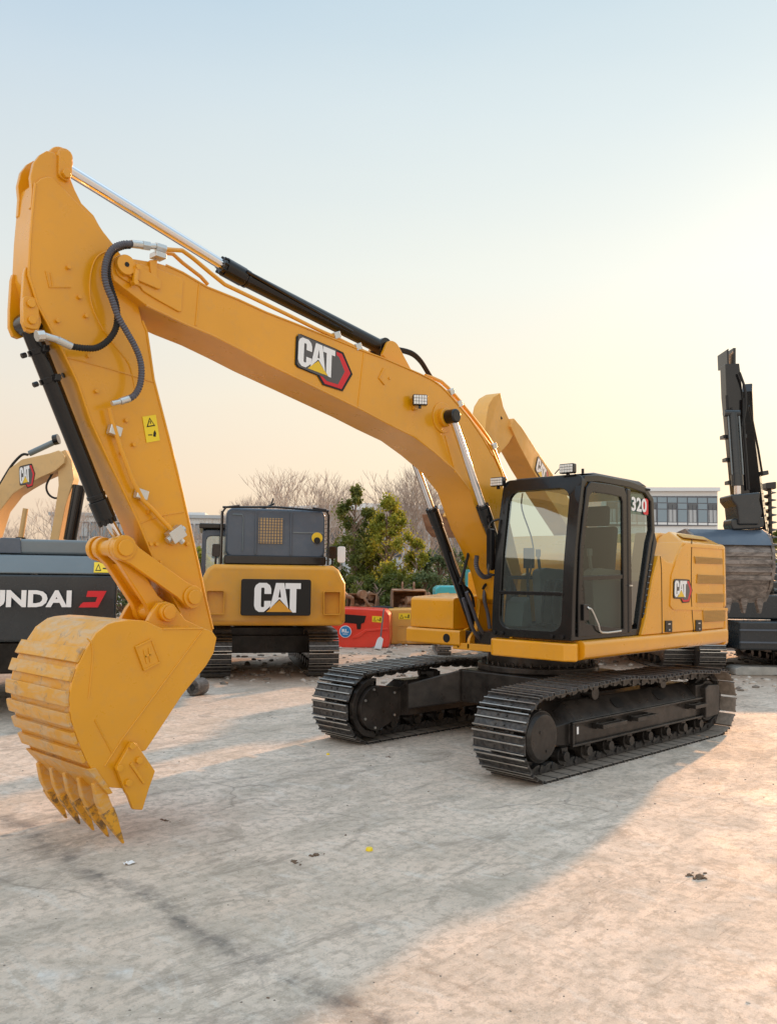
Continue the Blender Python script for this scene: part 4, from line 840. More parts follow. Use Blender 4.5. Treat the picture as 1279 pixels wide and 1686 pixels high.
# hoses at the boom foot
for a in ([(1.012,-0.35,1.633),(0.919,-0.35,1.457),(0.826,-0.35,1.279),(0.684,-0.35,1.153),(0.565,-0.35,1.162)], [(1.008,-0.3,1.704),(0.893,-0.3,1.507),(0.775,-0.3,1.315),(0.633,-0.3,1.182),(0.561,-0.3,1.236)], [(0.704,-0.25,1.81),(0.738,-0.25,1.633),(0.666,-0.25,1.455),(0.629,-0.25,1.277)]):
    g = MB(); g.tube(a, .022, 10, 4); g.build('hose', 'spiral', ex)
for a in ([(1.153,-0.42,2.155),(1.039,-0.42,1.947),(0.889,-0.42,1.736),(0.83,-0.42,1.559)], [(0.911,-0.3,2.374),(1.012,-0.3,2.053),(1.133,-0.3,1.795)], [(0.829,-0.2,1.741),(0.771,-0.2,1.797),(0.676,-0.2,1.825)], [(0.901,-0.42,1.772),(0.808,-0.42,1.722),(0.737,-0.42,1.629),(0.713,-0.42,1.521)]):
    g = MB(); g.tube(a, .017, 8, 4); g.build('hose', 'rubber', ex)
g = MB(); a = [(1.079,-0.1,2.12),(1.09,-0.1,2.017),(1.044,-0.1,1.935),(0.941,-0.1,1.881),(0.836,-0.1,1.896)]; g.corr(a, .03); g.build('hose', 'spiral', ex)
# =================================================================== OTHER MACHINES
VA = 2.32663                        # turn of the view-aligned yard frame (x right, y away)
def park(name, x, y, turn, label, cat, group=None): return tag(empty(name, (x, y, 0), VA+R(turn)), label, cat, group)
far_path, far_pitch, _ = track_path(1.75, -1.75, .40, .40, lambda t: .05*math.sin(math.pi*t), .43, 44)
far_me = {}
def far_track(root, u, w_, v=0, mat='steel'):
    k = (w_, mat)
    if k not in far_me:
        o = track_mesh('track', root, mat, far_path, far_pitch, -w_/2, w_/2); far_me[k] = o.data
    else:
        o = bpy.data.objects.new('track', far_me[k]); col.objects.link(o); o.parent = root
    o.rotation_euler = (0, 0, R(90)); o.location = (u, v, 0)
    g = MB(); s = 1 if u > 0 else -1
    g.box(-1.4, 1.4, -.16, .16, .24, .62)
    for x in (-1.75, 1.75): g.cyl((x, -.2, .43), (x, .2, .43), .30, n=24)
    for i in range(7): g.cyl((-1.2+i*.4, -.2, .17), (-1.2+i*.4, .2, .17), .085, n=14)
    q = g.build('track_frame', 'under', root, bevel=.01); q.rotation_euler = (0, 0, R(90)); q.location = (u, v, 0)
def rear_weight(root, hw, z0, z1, v0, v1, mat, name='counterweight', lean=0.0, bev=.07, bow=.22):
    g = MB(); P = [(-hw, v1), (-hw, v0+bow+.12), (-hw*.94, v0+bow*.55), (-hw*.6, v0+bow*.15), (0, v0), (hw*.6, v0+bow*.15), (hw*.94, v0+bow*.55), (hw, v0+bow+.12), (hw, v1)]
    g.prism(P, z0, z1, 'z'); return g.build(name, mat, root, bevel=bev, seg=4)
# ---- yellow machine seen from behind, big letters on its counterweight
e2 = park('excavator', -2.25,-8.115, 12, 'yellow excavator seen from behind with blue-grey engine cover and black letter panel', 'excavator')
for u in (-.97, .97): far_track(e2, u, .55)
g = MB(); g.box(-.75, .75, -.8, .8, .42, .85); g.cyl((0, 0, .85), (0, 0, 1.0), .6, n=32); g.box(-1.0, 1.0, .5, .9, .35, .7); g.box(-1.0, 1.0, -.9, -.5, .35, .7); g.build('centre_frame', 'under', e2, bevel=.02)
g = MB(); g.prism([(-1.25, .98), (1.25, .98), (1.28, 1.06), (1.28, 1.74), (1.16, 1.98), (1.05, 2.05), (-1.05, 2.05), (-1.16, 1.98), (-1.28, 1.74), (-1.28, 1.06)], -2.75, -1.8)
g.v = [(x, y-(.10 if y < -2.3 else 0)+(abs(x)/1.28)**3*(.22 if y < -2.3 else 0)+(max(0, z-1.7)*.45 if y < -2.3 else 0), z) for x, y, z in g.v]
cw2 = g.build('counterweight', 'yellow2', e2, bevel=.10, seg=4)
g = MB(); g.prism(rrect(-.585, .62, 1.17, 1.80, .04), -2.885, -2.80); pn = g.build('letter_panel', 'black_v', cw2, bevel=.008)
g = MB(); P = Plane((-.36, -2.886, 1.235), (.44, -2.886, 1.235), (-.36, -2.886, 1.735), (0, -1, 0)); old_mark(g, P); g.build('logo', ['white', 'yellow2', 'black_v'], cw2, smooth=False, recalc=False)
for s in (-1, 1):
    g = MB(); a, b = sorted((s*.86, s*1.17)); g.ring(rrect(a, b, 1.18, 1.60, .03), rrect(a+.015, b-.015, 1.195, 1.585, .025), -2.76, -2.60); g.build('panel_outline', 'yellow2', cw2, bevel=.004)
g = MB(); g.prism(rrect(-.86, .93, 2.18, 3.07, .13, 6), -2.30, -1.0); hood = g.build('engine_cover', 'slate', e2, bevel=.05, seg=4)
g = MB(); g.prism(rrect(-.88, .95, 2.06, 2.22, .04, 3), -2.34, -1.0); g.build('cover_base', 'black', e2, bevel=.02)
for u in (-.33, .30): g = MB(); g.box(u-.015, u+.015, -2.335, -2.30, 2.24, 3.02); g.build('rib', 'slate', hood, bevel=.008)
g = MB(); g.box(.34, .90, -2.315, -2.30, 2.64, 2.66); g.tube([(-.75, -2.31, 2.95), (-.58, -2.31, 2.95), (-.56, -2.31, 2.9), (-.56, -2.31, 2.3)], .012, 6); g.build('crease', 'slate_lt', hood)
g = MB(); g.prism([(-.28, 2.44), (.15, 2.44), (.15, 2.90), (-.28, 2.90)], -2.318, -2.305); gr = g.build('radiator_screen', 'tan', hood)
g = MB()
for i in range(9): g.box(-.27+i*.052, -.262+i*.052+.008, -2.33, -2.318, 2.44, 2.90)
for i in range(9): g.box(-.28, .15, -2.330, -2.320, 2.46+i*.052, 2.47+i*.052)
g.build('screen_bars', 'mullion', gr)
g = MB(); g.cyl((.78, -2.30, 2.56), (.78, -2.32, 2.56), .10, n=20); g.k = 1; g.cyl((.78, -2.32, 2.51), (.78, -2.335, 2.51), .06, n=16); g.build('sticker', ['yel_v', 'black_v'], hood)
for s, u in ((-1, -.93), (1, .98)):       # guard frames either side of the cover
    g = MB(); g.tube([(u, -2.36, 2.06), (u, -2.36, 2.98), (u-s*.06, -2.36, 3.07), (u-s*.3, -2.36, 3.10)], .022, 8); g.tube([(u, -1.7, 2.06), (u, -1.7, 3.05)], .018, 8)
    for k in range(12): g.tube([(u, -2.36, 2.15+k*.075), (u, -1.7, 2.15+k*.075)], .008, 6)
    g.build('side_guard', 'black', e2)
g = MB(); g.tube([(-.93, -2.36, 3.07), (.0, -2.36, 3.10), (.98, -2.36, 3.05)], .02, 8); g.build('top_rail', 'black', e2)
g = MB(); g.cyl((-.22, -1.9, 3.08), (.02, -1.9, 3.20), .018, n=8); g.cyl((-.05, -1.9, 3.14), (0, -1.9, 3.30), .014, n=8); g.build('aerial', 'black', e2)
g = MB(); g.ring(rrect(-1.28, -.30, 1.1, 2.72, .10), rrect(-1.20, -.40, 1.75, 2.60, .10), -1.24, -1.16); g.box(-1.28, -.3, -1.16, .6, 2.66, 2.72); g.box(-1.28, -1.22, -1.16, .6, 1.1, 1.8); g.box(-1.27, -1.2, .55, .62, 1.1, 2.7); g.box(-.38, -.30, .55, .62, 1.1, 2.7); cb = g.build('cab', 'slate', e2, bevel=.02)
g = MB(); g.box(-1.34, -.25, -1.3, .7, 2.74, 2.84); g.build('cab_roof', 'black', cb, bevel=.02); g = MB(); g.sheet([(-1.2, 1.75), (-.4, 1.75), (-.4, 2.6), (-1.2, 2.6)], -1.2); g.build('rear_window', 'glass', cb)
for u in (-1.02, 1.10):
    g = MB(); g.tube([(u, -2.1, 2.0), (u, -2.1, 2.2)], .018, 8); g.prism(rrect(u-.07, u+.07, 2.19, 2.42, .03), -2.14, -2.06); mr_ = g.build('mirror', 'black', e2, bevel=.01)
g = MB(); g.prism(rrect(1.19, 1.34, 2.12, 2.42, .04), -2.12, -2.09); g.build('mirror_face', 'white', mr_, bevel=.006)
g = MB(); g.box(-1.2, 1.2, -1.8, 1.4, 1.0, 1.25); g.box(-.9, 1.2, -1.8, -.2, 1.25, 2.05); g.build('upper_frame', 'yellow2', e2, bevel=.03)

# ---- charcoal machine on the left, lettering across its counterweight
e3 = park('excavator', 3.005,-7.435, 18, 'dark charcoal excavator at the left edge with white lettering and red emblem', 'excavator')
for u in (-1.15, 1.15): far_track(e3, u, .6)
g = MB(); g.box(-.8, .8, -.9, .9, .4, .85); g.cyl((0, 0, .85), (0, 0, 1.0), .6, n=32); g.box(-1.3, 1.3, -2.0, 1.6, .96, 1.1); g.build('centre_frame', 'under', e3, bevel=.02)
g = MB(); g.prism([(-1.33, .99), (1.33, .99), (1.36, 1.05), (1.36, 1.84), (-1.36, 1.84), (-1.36, 1.05)], -2.75, -1.7)
g.v = [(x, y-(.06 if y < -2.3 else 0)+(abs(x)/1.3)**4*(.12 if y < -2.3 else 0), z) for x, y, z in g.v]; cw3 = g.build('counterweight', 'charcoal', e3, bevel=.035, seg=4)
g = MB(); g.add([(-1.36, -2.66, 1.85), (1.36, -2.66, 1.85), (1.33, -2.50, 2.09), (-1.33, -2.50, 2.09), (-1.36, -1.6, 1.85), (1.36, -1.6, 1.85), (1.33, -1.6, 2.12), (-1.33, -1.6, 2.12)], [(0, 1, 2, 3), (7, 6, 5, 4), (0, 4, 5, 1), (1, 5, 6, 2), (2, 6, 7, 3), (3, 7, 4, 0)])
g.build('shoulder', 'slate_lt', e3, bevel=.03, seg=3)
g = MB(); g.prism(rrect(-1.2, 1.08, 2.10, 2.30, .07), -2.40, -1.0); hd = g.build('engine_cover', 'slate_lt', e3, bevel=.04, seg=3); g = MB(); g.prism([(-.12, 2.11), (.16, 2.11), (.14, 2.31), (-.10, 2.31)], -2.42, -2.0); g.build('cover_hinge', 'slate', hd, bevel=.01)
g = MB(); P = Plane((-.60, -2.813, 1.43), (.40, -2.813, 1.43), (-.60, -2.813, 1.645), (0, -1, 0)); P.text(g, 'HYUNDAI', 0, 0, 1.41, 1, .004, .045); g.build('lettering', 'white', cw3, smooth=False, recalc=False)
g = MB(); P.poly(g, [(1.50, 0), (1.73, 0), (1.83, .98), (1.60, .98), (1.585, .62), (1.72, .62), (1.70, .32), (1.55, .30)], .003, .006); P.poly(g, [(1.50, 0), (1.66, 0), (1.68, .26), (1.53, .22)], .0065, .008); P.poly(g, [(1.60, .70), (1.78, .70), (1.83, .98), (1.60, .98)], .0065, .008); g.build('emblem', 'red_v', cw3, smooth=False)
P = Plane((1.06, -2.665, 1.875), (1.28, -2.665, 1.875), (1.06, -2.575, 2.01), (0, -.8, .5)); caution(P, 'warning_label', e3, 1)
g = MB(); g.box(-1.3, .2, -1.6, 1.2, 1.1, 2.08); g.box(.3, 1.3, -1.6, 1.0, 1.1, 1.9); g.build('body', 'charcoal', e3, bevel=.03)

# ---- tan machine in the gap: boom over the charcoal machine
e4 = park('excavator', 2.103,-10.633, 0, 'weathered tan excavator whose boom arches over the charcoal machine at the left', 'excavator')
def flat(name, pts, v, w_, mat, par, bev=.01): g = MB(); g.prism(pts, v-w_/2, v+w_/2); return g.build(name, mat, par, bevel=bev)
b4 = flat('boom', [(-0.628,1.648),(-0.703,1.992),(-0.345,2.923),(-0.078,3.404),(-0.011,3.451),(0.182,3.817),(0.406,3.996),(0.926,4.12),(1.098,4.181),(1.219,4.077),(1.213,3.935),(1.045,3.781),(0.783,3.66),(0.465,3.469),(0.274,3.338),(0.045,3.021),(-0.044,2.694),(-0.122,2.403),(-0.161,1.769),(-0.334,1.537)], 0, .45, 'tan', e4, .012)
flat('stick', [(1.03,4.133),(1.19,4.206),(1.316,3.996),(1.377,3.645),(1.236,3.117),(1.127,2.408),(1.109,2.015),(0.959,2.013),(0.963,2.44),(1.035,2.94),(1.091,3.524)], 0, .28, 'tan', e4, .01)
g = MB(); P_ = [(0.405,3.527),(0.588,3.576),(0.379,3.831)]; y_ = -.23; P = Plane((P_[0][0], y_, P_[0][1]), (P_[1][0], y_, P_[1][1]), (P_[2][0], y_, P_[2][1]), (0, -1, 0)); new_mark(g, P); g.build('logo', MARK, b4, smooth=False, recalc=False)
for nm, pts, r, mt in (('hydraulic_cylinder', [(1.475,3.529),(1.332,2.48)], .12, 'black'), ('hydraulic_cylinder', [(0.494,4.126),(1.008,4.38)], .055, 'slate_lt'), ('hydraulic_cylinder', [(0.472,3.073),(0.397,2.433)], .05, 'tan'), ('hose', [(-0.08,3.439),(0.048,3.686),(0.188,3.922),(0.355,4.101),(0.472,4.102)], .025, 'rubber'), ('hose', [(1.125,4.087),(0.953,3.756),(0.847,3.521),(0.901,3.346),(1.055,3.278),(1.2,3.408),(1.307,3.644)], .02, 'rubber'), ('cylinder_head', [(0.404,2.526),(0.392,2.294)], .09, 'black'), ('cylinder_head', [(0.949,4.391),(1.041,4.416)], .10, 'black')):
    g = MB(); g.tube([(a, -.1, b) for a, b in pts], r, 12, 1 if 'cyl' in nm else 4); g.build(nm, mt, e4)
g = MB(); g.cyl((P_[0][0]-.55, -.30, 3.35), (P_[0][0]-.55, .3, 3.35), .12, n=20); g.build('pin', 'tan', b4)
for u in (-4.2, -1.9): far_track(e4, u+1.5, .6, 1.2) if False else None
g = MB(); g.box(-4.2, -1.3, -1.2, 1.3, 1.05, 2.0); g.box(-1.7, -.6, -.2, .9, 1.05, 1.8); g.build('body', 'tan', e4, bevel=.05)
for s in (-1, 1):
    o = bpy.data.objects.new('track', far_me[(.6, 'steel')]); col.objects.link(o); o.parent = e4; o.location = (-2.0, s*1.15, 0)

# ---- tan machine behind the cab, boom tip and stick against the sky
e5 = park('excavator', -8.838,-4.128, 0, 'pale orange excavator behind the black cab, folded boom and stick against the sky', 'excavator')
bl5 = [(-2.703,-3.9,4.701),(-1.85,-2.5,4),(-0.259,-0.5,2.537)]
def plank(name, cen, prof, hw, mat, par):
    """box beam through 3-D points cen with half depth prof[i] (in the plane of the arm) and half width hw"""
    C_ = [Vector(c) for c in cen]; D_ = (C_[-1]-C_[0]); side = Vector((D_.y, -D_.x, 0)).normalized(); vs = []; n = len(C_)
    for i, c in enumerate(C_):
        t = (C_[min(i+1, n-1)]-C_[max(i-1, 0)]).normalized(); u = t.cross(side).normalized()
        if u.z < 0: u = -u
        h_ = hw[i] if isinstance(hw, list) else hw; vs += [c+u*prof[i]-side*h_, c+u*prof[i]+side*h_, c-u*prof[i]+side*h_, c-u*prof[i]-side*h_]
    fs = [(0, 1, 2, 3), tuple(range(4*n-4, 4*n))[::-1]]+[(4*i+k, 4*i+(k+1) % 4, 4*i+4+(k+1) % 4, 4*i+4+k) for i in range(n-1) for k in range(4)]
    g = MB(); g.add(vs, fs); return g.build(name, mat, par, bevel=.012)
cen = [(-2.785,-4,4.751),(-2.62,-3.8,4.558),(-2.232,-3.1,4.198),(-1.752,-2.3,3.774),(-1.043,-1.3,3.095),(-0.397,-0.5,2.261)]
b5 = plank('boom', cen, [.11, .18, .23, .27, .30, .25], .22, 'tan2', e5)
g = MB(); c_ = [Vector(q) for q in [(-2.432,-3.4,3.799),(-2.123,-2.95,3.856),(-2.59,-3.6,4.135)]]
D_ = (Vector(cen[-1])-Vector(cen[0])); side = Vector((D_.y, -D_.x, 0)).normalized()
if side.y > 0: side = -side
def onside(i, up, al):
    a, b = Vector(cen[i]), Vector(cen[i+1]); t = (b-a).normalized(); u = t.cross(side).normalized(); u = u if u.z > 0 else -u; return a+t*al+u*up+side*.223
P = Plane(onside(2, -.15, .15), onside(2, -.15, .65), onside(2, .14, .15), side); new_mark(g, P); g.build('logo', MARK, b5, smooth=False, recalc=False)
s5 = [(-3.062,-4.4,5.2),(-2.989,-4.35,5.077),(-2.785,-4,4.716),(-3.136,-4.5,4.178),(-3.497,-5.1,3.554),(-3.784,-5.6,2.904)]
g = MB(); pr = [(-3.128,-4.4,5.143),(-2.983,-4.3,5.245),(-2.907,-4.15,5.006),(-2.657,-3.9,4.598),(-2.798,-4.1,4.357),(-3.135,-4.5,3.958),(-3.487,-5,3.332),(-3.735,-5.5,2.841),(-3.855,-5.6,2.883),(-3.64,-5.3,3.425),(-3.374,-4.9,4.114),(-3.291,-4.7,4.692),(-3.227,-4.5,4.975)]
sd_ = side*.15; n = len(pr); g.add([Vector(q)+sd_ for q in pr]+[Vector(q)-sd_ for q in pr], [tuple(range(n)), tuple(range(n, 2*n))[::-1]]+[(i, (i+1) % n, n+(i+1) % n, n+i) for i in range(n)]); st5 = g.build('stick', 'tan2', e5, bevel=.01)
for nm, pts, r, mt in (('hydraulic_cylinder', [(-2.528,-3.8,4.617),(-2.03,-2.9,4.192),(-1.745,-2.4,3.888)], .08, 'black'), ('rod', [(-2.937,-4.2,5.188),(-2.528,-3.8,4.617)], .045, 'chrome'), ('hose', [(-2.826,-4.3,4.774),(-2.915,-4.3,4.863),(-2.959,-4.3,4.716),(-2.857,-4.2,4.566)], .025, 'rubber'), ('hose', [(-3.139,-4.5,4.976),(-3.039,-4.4,4.819),(-3.06,-4.4,4.584)], .02, 'rubber'), ('pipe', [(-2.635,-3.9,4.759),(-2.288,-3.3,4.431),(-1.88,-2.6,4.012)], .025, 'tan2')):
    g = MB(); g.tube(pts, r, 12, 3 if nm == 'hose' else 1); g.build(nm, mt, e5)
g = MB(); pr = [(-3.908,-5.5,2.94),(-3.658,-5.3,3.031),(-3.504,-5.2,2.916),(-3.462,-5.1,2.715),(-3.534,-5.1,2.557),(-3.717,-5.3,2.556),(-3.828,-5.4,2.672)]
sd_ = side*.5; n = len(pr); g.add([Vector(q)+sd_ for q in pr]+[Vector(q)-sd_ for q in pr], [tuple(range(n)), tuple(range(n, 2*n))[::-1]]+[(i, (i+1) % n, n+(i+1) % n, n+i) for i in range(n)]); g.build('bucket', 'rust', e5, bevel=.02)
g = MB(); g.box(-1.3, 1.35, -1.5, 2.6, 1.05, 1.95); g.box(-.1, 1.3, .6, 2.6, 1.95, 2.3); g.build('body', 'tan2', e5, bevel=.06)
g = MB(); g.box(-1.3, -.35, -1.5, .2, 1.25, 2.75); g.build('cab', 'frameblk', e5, bevel=.06)
for u in (-1.1, 1.1): far_track(e5, u, .6)

# ---- black machine at the right facing the camera with a broad bucket hanging in front
e6 = park('excavator', -11.069,-1.032, 0, 'black excavator at the right edge with its wide scraped bucket hanging in front', 'excavator')
for u in (-2.18, .25): far_track(e6, u, .53)
g = MB(); g.box(-1.9, .6, -1.7, 1.5, .50, .80); g.box(-1.75, 1.4, -2.4, -1.7, .52, 1.08); g.box(-1.9, 1.2, -1.9, 2.3, 1.10, 1.6); g.box(-1.8, 1.1, .5, 2.6, 1.6, 2.3); g.build('body', 'charcoal', e6, bevel=.04)
g = MB()
for z in (.66, .90): g.box(-1.75, 1.4, -2.44, -2.40, z, z+.03)
g.build('front_rail', 'slate', e6)
plank('boom', [(-2.533,-4.8,5.185),(-2.223,-4.1,4.663),(-1.676,-3,3.81),(-1.019,-1.7,2.834),(-0.588,-0.8,1.965)], [.10, .12, .18, .24, .24], [.08, .09, .13, .17, .2], 'black', e6)
def facing(name, pts, depth_, dv, mat, bev=.008): g = MB(); g.prism(pts, depth_, depth_+dv); return g.build(name, mat, e6, bevel=bev)
dz = 13.2-19
s6 = facing('stick', [(-3.307,5.332),(-3.083,5.344),(-3.043,4.921),(-2.989,3.741),(-2.953,3.162),(-3.173,3.159),(-3.25,4.175),(-3.297,4.82)], dz, .22, 'black')
for p_ in ([(-3.273,5.569),(-3.244,5.59),(-3.239,5.323),(-3.268,5.322)], [(-3.166,5.601),(-3.127,5.601),(-3.132,5.324),(-3.171,5.324)]): g = MB(); g.prism(p_, dz+.02, dz+.4); g.build('top_lug', 'black', s6)
q = [(-3.278,4.497),(-3.249,3.52),(-3.243,3.348),(-3.237,3.158)]; q = [(a, dz-.18, b) for a, b in q]
q = [(q[0][0], dz-.18, q[0][2]), (q[1][0], dz-.22, q[1][2]), (q[2][0], dz-.22, q[2][2]), (q[3][0], dz-.2, q[3][2])]
g = MB(); g.cyl(q[0], q[1], .068, n=20); g.cyl(q[1], q[2], .09, n=20); g.cyl((q[0][0]-.14, q[0][1], q[0][2]), (q[0][0]+.1, q[0][1], q[0][2]), .055, n=16); cy6 = g.build('hydraulic_cylinder', 'charcoal', e6)
g = MB(); g.cyl(q[2], (q[3][0], q[3][1], q[3][2]-.05), .05, n=16); g.build('rod', 'chrome', cy6)
for dx in (-.085, .085): g = MB(); g.tube([(q[0][0]+dx, q[0][1]-.03, q[0][2]-.05), (q[1][0]+dx, q[1][1]-.03, q[1][2])], .012, 6); g.build('pipe', 'slate_lt', cy6)
for py in [(-3.238,3.806),(-2.987,3.838),(-3.206,3.438),(-2.966,3.46),(-3.27,4.175),(-2.99,4.188)]: g = MB(); g.box(py[0]-.05, py[0]+.05, dz+.1, dz+.25, py[1]-.03, py[1]+.03); g.build('pipe_clamp', 'charcoal', s6, bevel=.006)
for pts_ in ([(-3.318,4.808),(-3.298,4.322),(-3.261,3.743),(-3.221,3.312)], [(-3.05,4.762),(-3.058,4.325),(-3.03,3.842),(-3.002,3.305)], [(-3.109,5.181),(-3.027,4.909),(-3.024,4.597),(-3.087,4.325)], [(-3.254,4.614),(-3.173,4.324),(-3.098,4.276),(-3.16,4.034)]): g = MB(); g.tube([(a, dz-.06, b) for a, b in pts_], .02, 6, 3); g.build('hose', 'rubber', s6)
facing('linkage', [(-3.374,3.204),(-2.912,3.249),(-2.934,3.123),(-2.89,2.941),(-2.952,2.739),(-3.267,2.735),(-3.291,3.022),(-3.366,3.118)], dz-.30, .5, 'charcoal', .03)
facing('pin', [(-3.352,2.83),(-2.853,2.865),(-2.847,2.721),(-2.915,2.682),(-3.336,2.657),(-3.363,2.734)], dz-.25, .35, 'charcoal', .03)
bkA = [(-3.998,2.603),(-2.865,2.655),(-2.876,2.581),(-2.908,1.574),(-3.996,1.56)]
ub0, ub1 = bkA[0][0], bkA[1][0]; zt = bkA[1][1]; zb = bkA[3][1]; b0 = 12.7-19
prf = [(b0+.75, zt-.02), (b0+.35, zt), (b0+.12, zt-.10), (b0, zt-.32), (b0, zt-.60), (b0+.10, zt-.85), (b0+.28, zb-.02)]
g = MB(); g.prism(prf+[(a+.03, b-.015) for a, b in prf[::-1]], ub0, ub1, 'x'); bk6 = g.build('bucket', 'scraped', e6, bevel=.004)
g = MB(); g.prism([(b0+.30, zt+.012), (b0+.10, zt-.09), (b0-.012, zt-.24), (b0+.02, zt-.24), (b0+.14, zt-.08), (b0+.33, zt)], ub0-.01, ub1+.01, 'x'); g.build('top_plate', 'slate', bk6, bevel=.004)
for zz in (.34, .46, .58, .70): g = MB(); a = 0 if zz < .62 else (zz-.60)*.4; g.box(ub0, ub1, b0+a-.022, b0+a+.01, zt-zz-.07, zt-zz); g.build('wear_strip', 'scraped', bk6, bevel=.004)
g = MB(); g.prism([(b0+.75, zt-.02), (b0+.35, zt+.02), (b0+.10, zt-.08), (b0-.03, zt-.32), (b0-.02, zt-.60), (b0+.08, zt-.86), (b0+.32, zb-.02), (b0+.9, zt-.5)], ub1, ub1+.05, 'x'); g.prism([(b0+.75, zt-.02), (b0+.35, zt+.02), (b0+.10, zt-.08), (b0-.03, zt-.32), (b0-.02, zt-.60), (b0+.08, zt-.86), (b0+.32, zb-.02), (b0+.9, zt-.5)], ub0-.05, ub0, 'x'); g.build('side_plate', 'scraped', bk6, bevel=.005)
for k in range(5):
    u = ub0+.08+(ub1-ub0-.16)*k/4; g = MB(); pts = [(u-.055, zb+.10), (u+.055, zb+.10), (u+.06, zb-.02), (u+.02, zb-.20), (u-.02, zb-.20), (u-.06, zb-.02)]; g.prism(pts, b0+.24, b0+.34); g.build('tooth', 'scraped', bk6, bevel=.02)
g = MB(); g.tube([(-2.595,-5,4.827),(-2.355,-4.6,4.57),(-2.013,-4,4.241),(-1.723,-3.5,3.843)], .02, 6); g.build('cable', 'rubber', e6)
g = MB(); g.prism([(-1.755,3.91),(-1.608,3.935),(-1.598,3.856),(-1.746,3.82)], 15.5-19, 15.5-18.9); g.build('mirror', 'charcoal', e6, bevel=.01)
# earth auger standing beside it
au = park('earth_auger', -10.029,-0.678, 0, 'tall black earth auger with a coiled screw standing right of the black boom', 'auger')
q = [(-0.139,3.976),(0.084,4.005),(0.081,3.847),(-0.142,3.844)]; g = MB(); g.prism(q, -.15, .15); g.build('drive_head', 'black', au, bevel=.02); zt_ = q[2][1]
g = MB(); g.cyl((.0, 0, .02), (.0, 0, zt_), .04, n=12); g.build('shaft', 'under', au)
g = MB(); n_ = int((zt_-.1)/.16*12); vs = []
for k in range(n_+1):
    t = 2*math.pi*k/12; z = .1+.16*k/12; vs += [(.035*math.cos(t), .035*math.sin(t), z), (.13*math.cos(t), .13*math.sin(t), z), (.13*math.cos(t), .13*math.sin(t), z+.015), (.035*math.cos(t), .035*math.sin(t), z+.015)]
g.add(vs, [(4*k+a, 4*k+(a+1) % 4, 4*k+4+(a+1) % 4, 4*k+4+a) for k in range(n_) for a in range(4)]); g.build('screw_blade', 'under', au)

# ---- small machines and loose parts in the middle distance
e7 = park('mini_excavator', -7.933,-7.276, 0, 'small turquoise excavator parked behind the boom cylinders', 'excavator')
for u in (-.62, .62):
    o = track_mesh('track', e7, 'steel', [(x*.55, z*.62, a) for x, z, a in far_path], far_pitch*.58, -.16, .16); o.rotation_euler = (0, 0, R(90)); o.location = (u, 0, 0)
g = MB(); q = [(-0.831,1.604),(-0.725,1.666),(-0.029,1.674),(0.062,1.615),(0.065,1.134),(-0.826,1.123)]; g.prism([(a, b) for a, b in q[:4]]+[(q[3][0], .6), (q[0][0], .6)], -.9, .3); g.build('engine_cover', 'teal', e7, bevel=.05, seg=3)
g = MB(); q = [(-0.784,1.484),(-0.497,1.503),(-0.496,1.352),(-0.783,1.349)]; g.prism(q, -.925, -.89); g.build('side_panel', 'tan2', e7, bevel=.01)
g = MB(); q = [(-0.001,2.067),(0.363,2.072),(0.366,1.288),(0.003,1.283)]; g.ring([(a, b) for a, b in q], [(q[0][0]+.07, q[0][1]-.08), (q[1][0]-.07, q[1][1]-.08), (q[1][0]-.07, 1.7), (q[0][0]+.07, 1.7)], -.5, .4); g.build('cab', 'teal', e7, bevel=.02)
g = MB(); q = [(0.274,1.708),(0.437,2.421),(0.543,2.468),(0.455,1.665)]; g.prism(q, -.7, -.5); g.build('boom', 'teal', e7, bevel=.01)
g = MB(); q = [(0.076,1.781),(0.606,1.788),(0.578,1.14),(0.08,1.134)]; g.prism(q, -1.2, -1.0); gp = g.build('step_panel', 'slate_lt', e7, bevel=.01)
for k in range(4): g = MB(); u = q[0][0]+.08+k*.14; g.box(u, u+.04, -1.22, -1.2, q[2][1], q[0][1]-.08); g.build('slot', 'black_v', gp)
rw = park('counterweight', -7.232,-10.352, -4, 'bright red machine counterweight with black grille and round blue sticker', 'counterweight')
g = MB(); g.prism(fillet([(-0.866,-0.04),(0.827,0.013),(0.856,0.267),(0.833,0.871),(0.719,0.997),(0.141,1.021),(-0.5,1.029),(-0.885,0.992)], .05), -.35, .9); r_ = g.build('shell', 'red', rw, bevel=.05, seg=3)
g = MB(); g.prism([(-0.402,0.871),(0.224,0.831),(0.179,0.656),(0.099,0.623),(0.085,0.48),(-0.011,0.478),(-0.029,0.621),(-0.398,0.648)], -.365, -.34); g.build('grille', 'black_v', r_, bevel=.006)
g = MB(); g.prism([(-0.12,0.287),(0.023,0.368),(0.229,0.481),(0.805,0.52),(0.806,0.473),(0.246,0.418),(0.056,0.273),(-0.119,0.223)], -.375, -.34); g.build('moulding', 'red', r_, bevel=.01)
q = [(0.387,0.674),(0.643,0.661),(0.384,0.833)]; P = Plane((q[0][0], -.352, q[0][1]), (q[1][0], -.352, q[1][1]), (q[2][0], -.352, q[2][1]), (0, -1, 0)); caution(P, 'warning_label', r_, 1)
q = [(-0.314,0.411),(-0.17,0.413)]; c0 = q[0]; g = MB(); rr_ = q[1][0]-q[0][0]
g.cyl((c0[0], -.34, c0[1]), (c0[0], -.386, c0[1]), rr_*1.1, n=28); g.k = 1; g.cyl((c0[0], -.386, c0[1]), (c0[0], -.390, c0[1]), rr_*1.0, n=28); g.k = 0
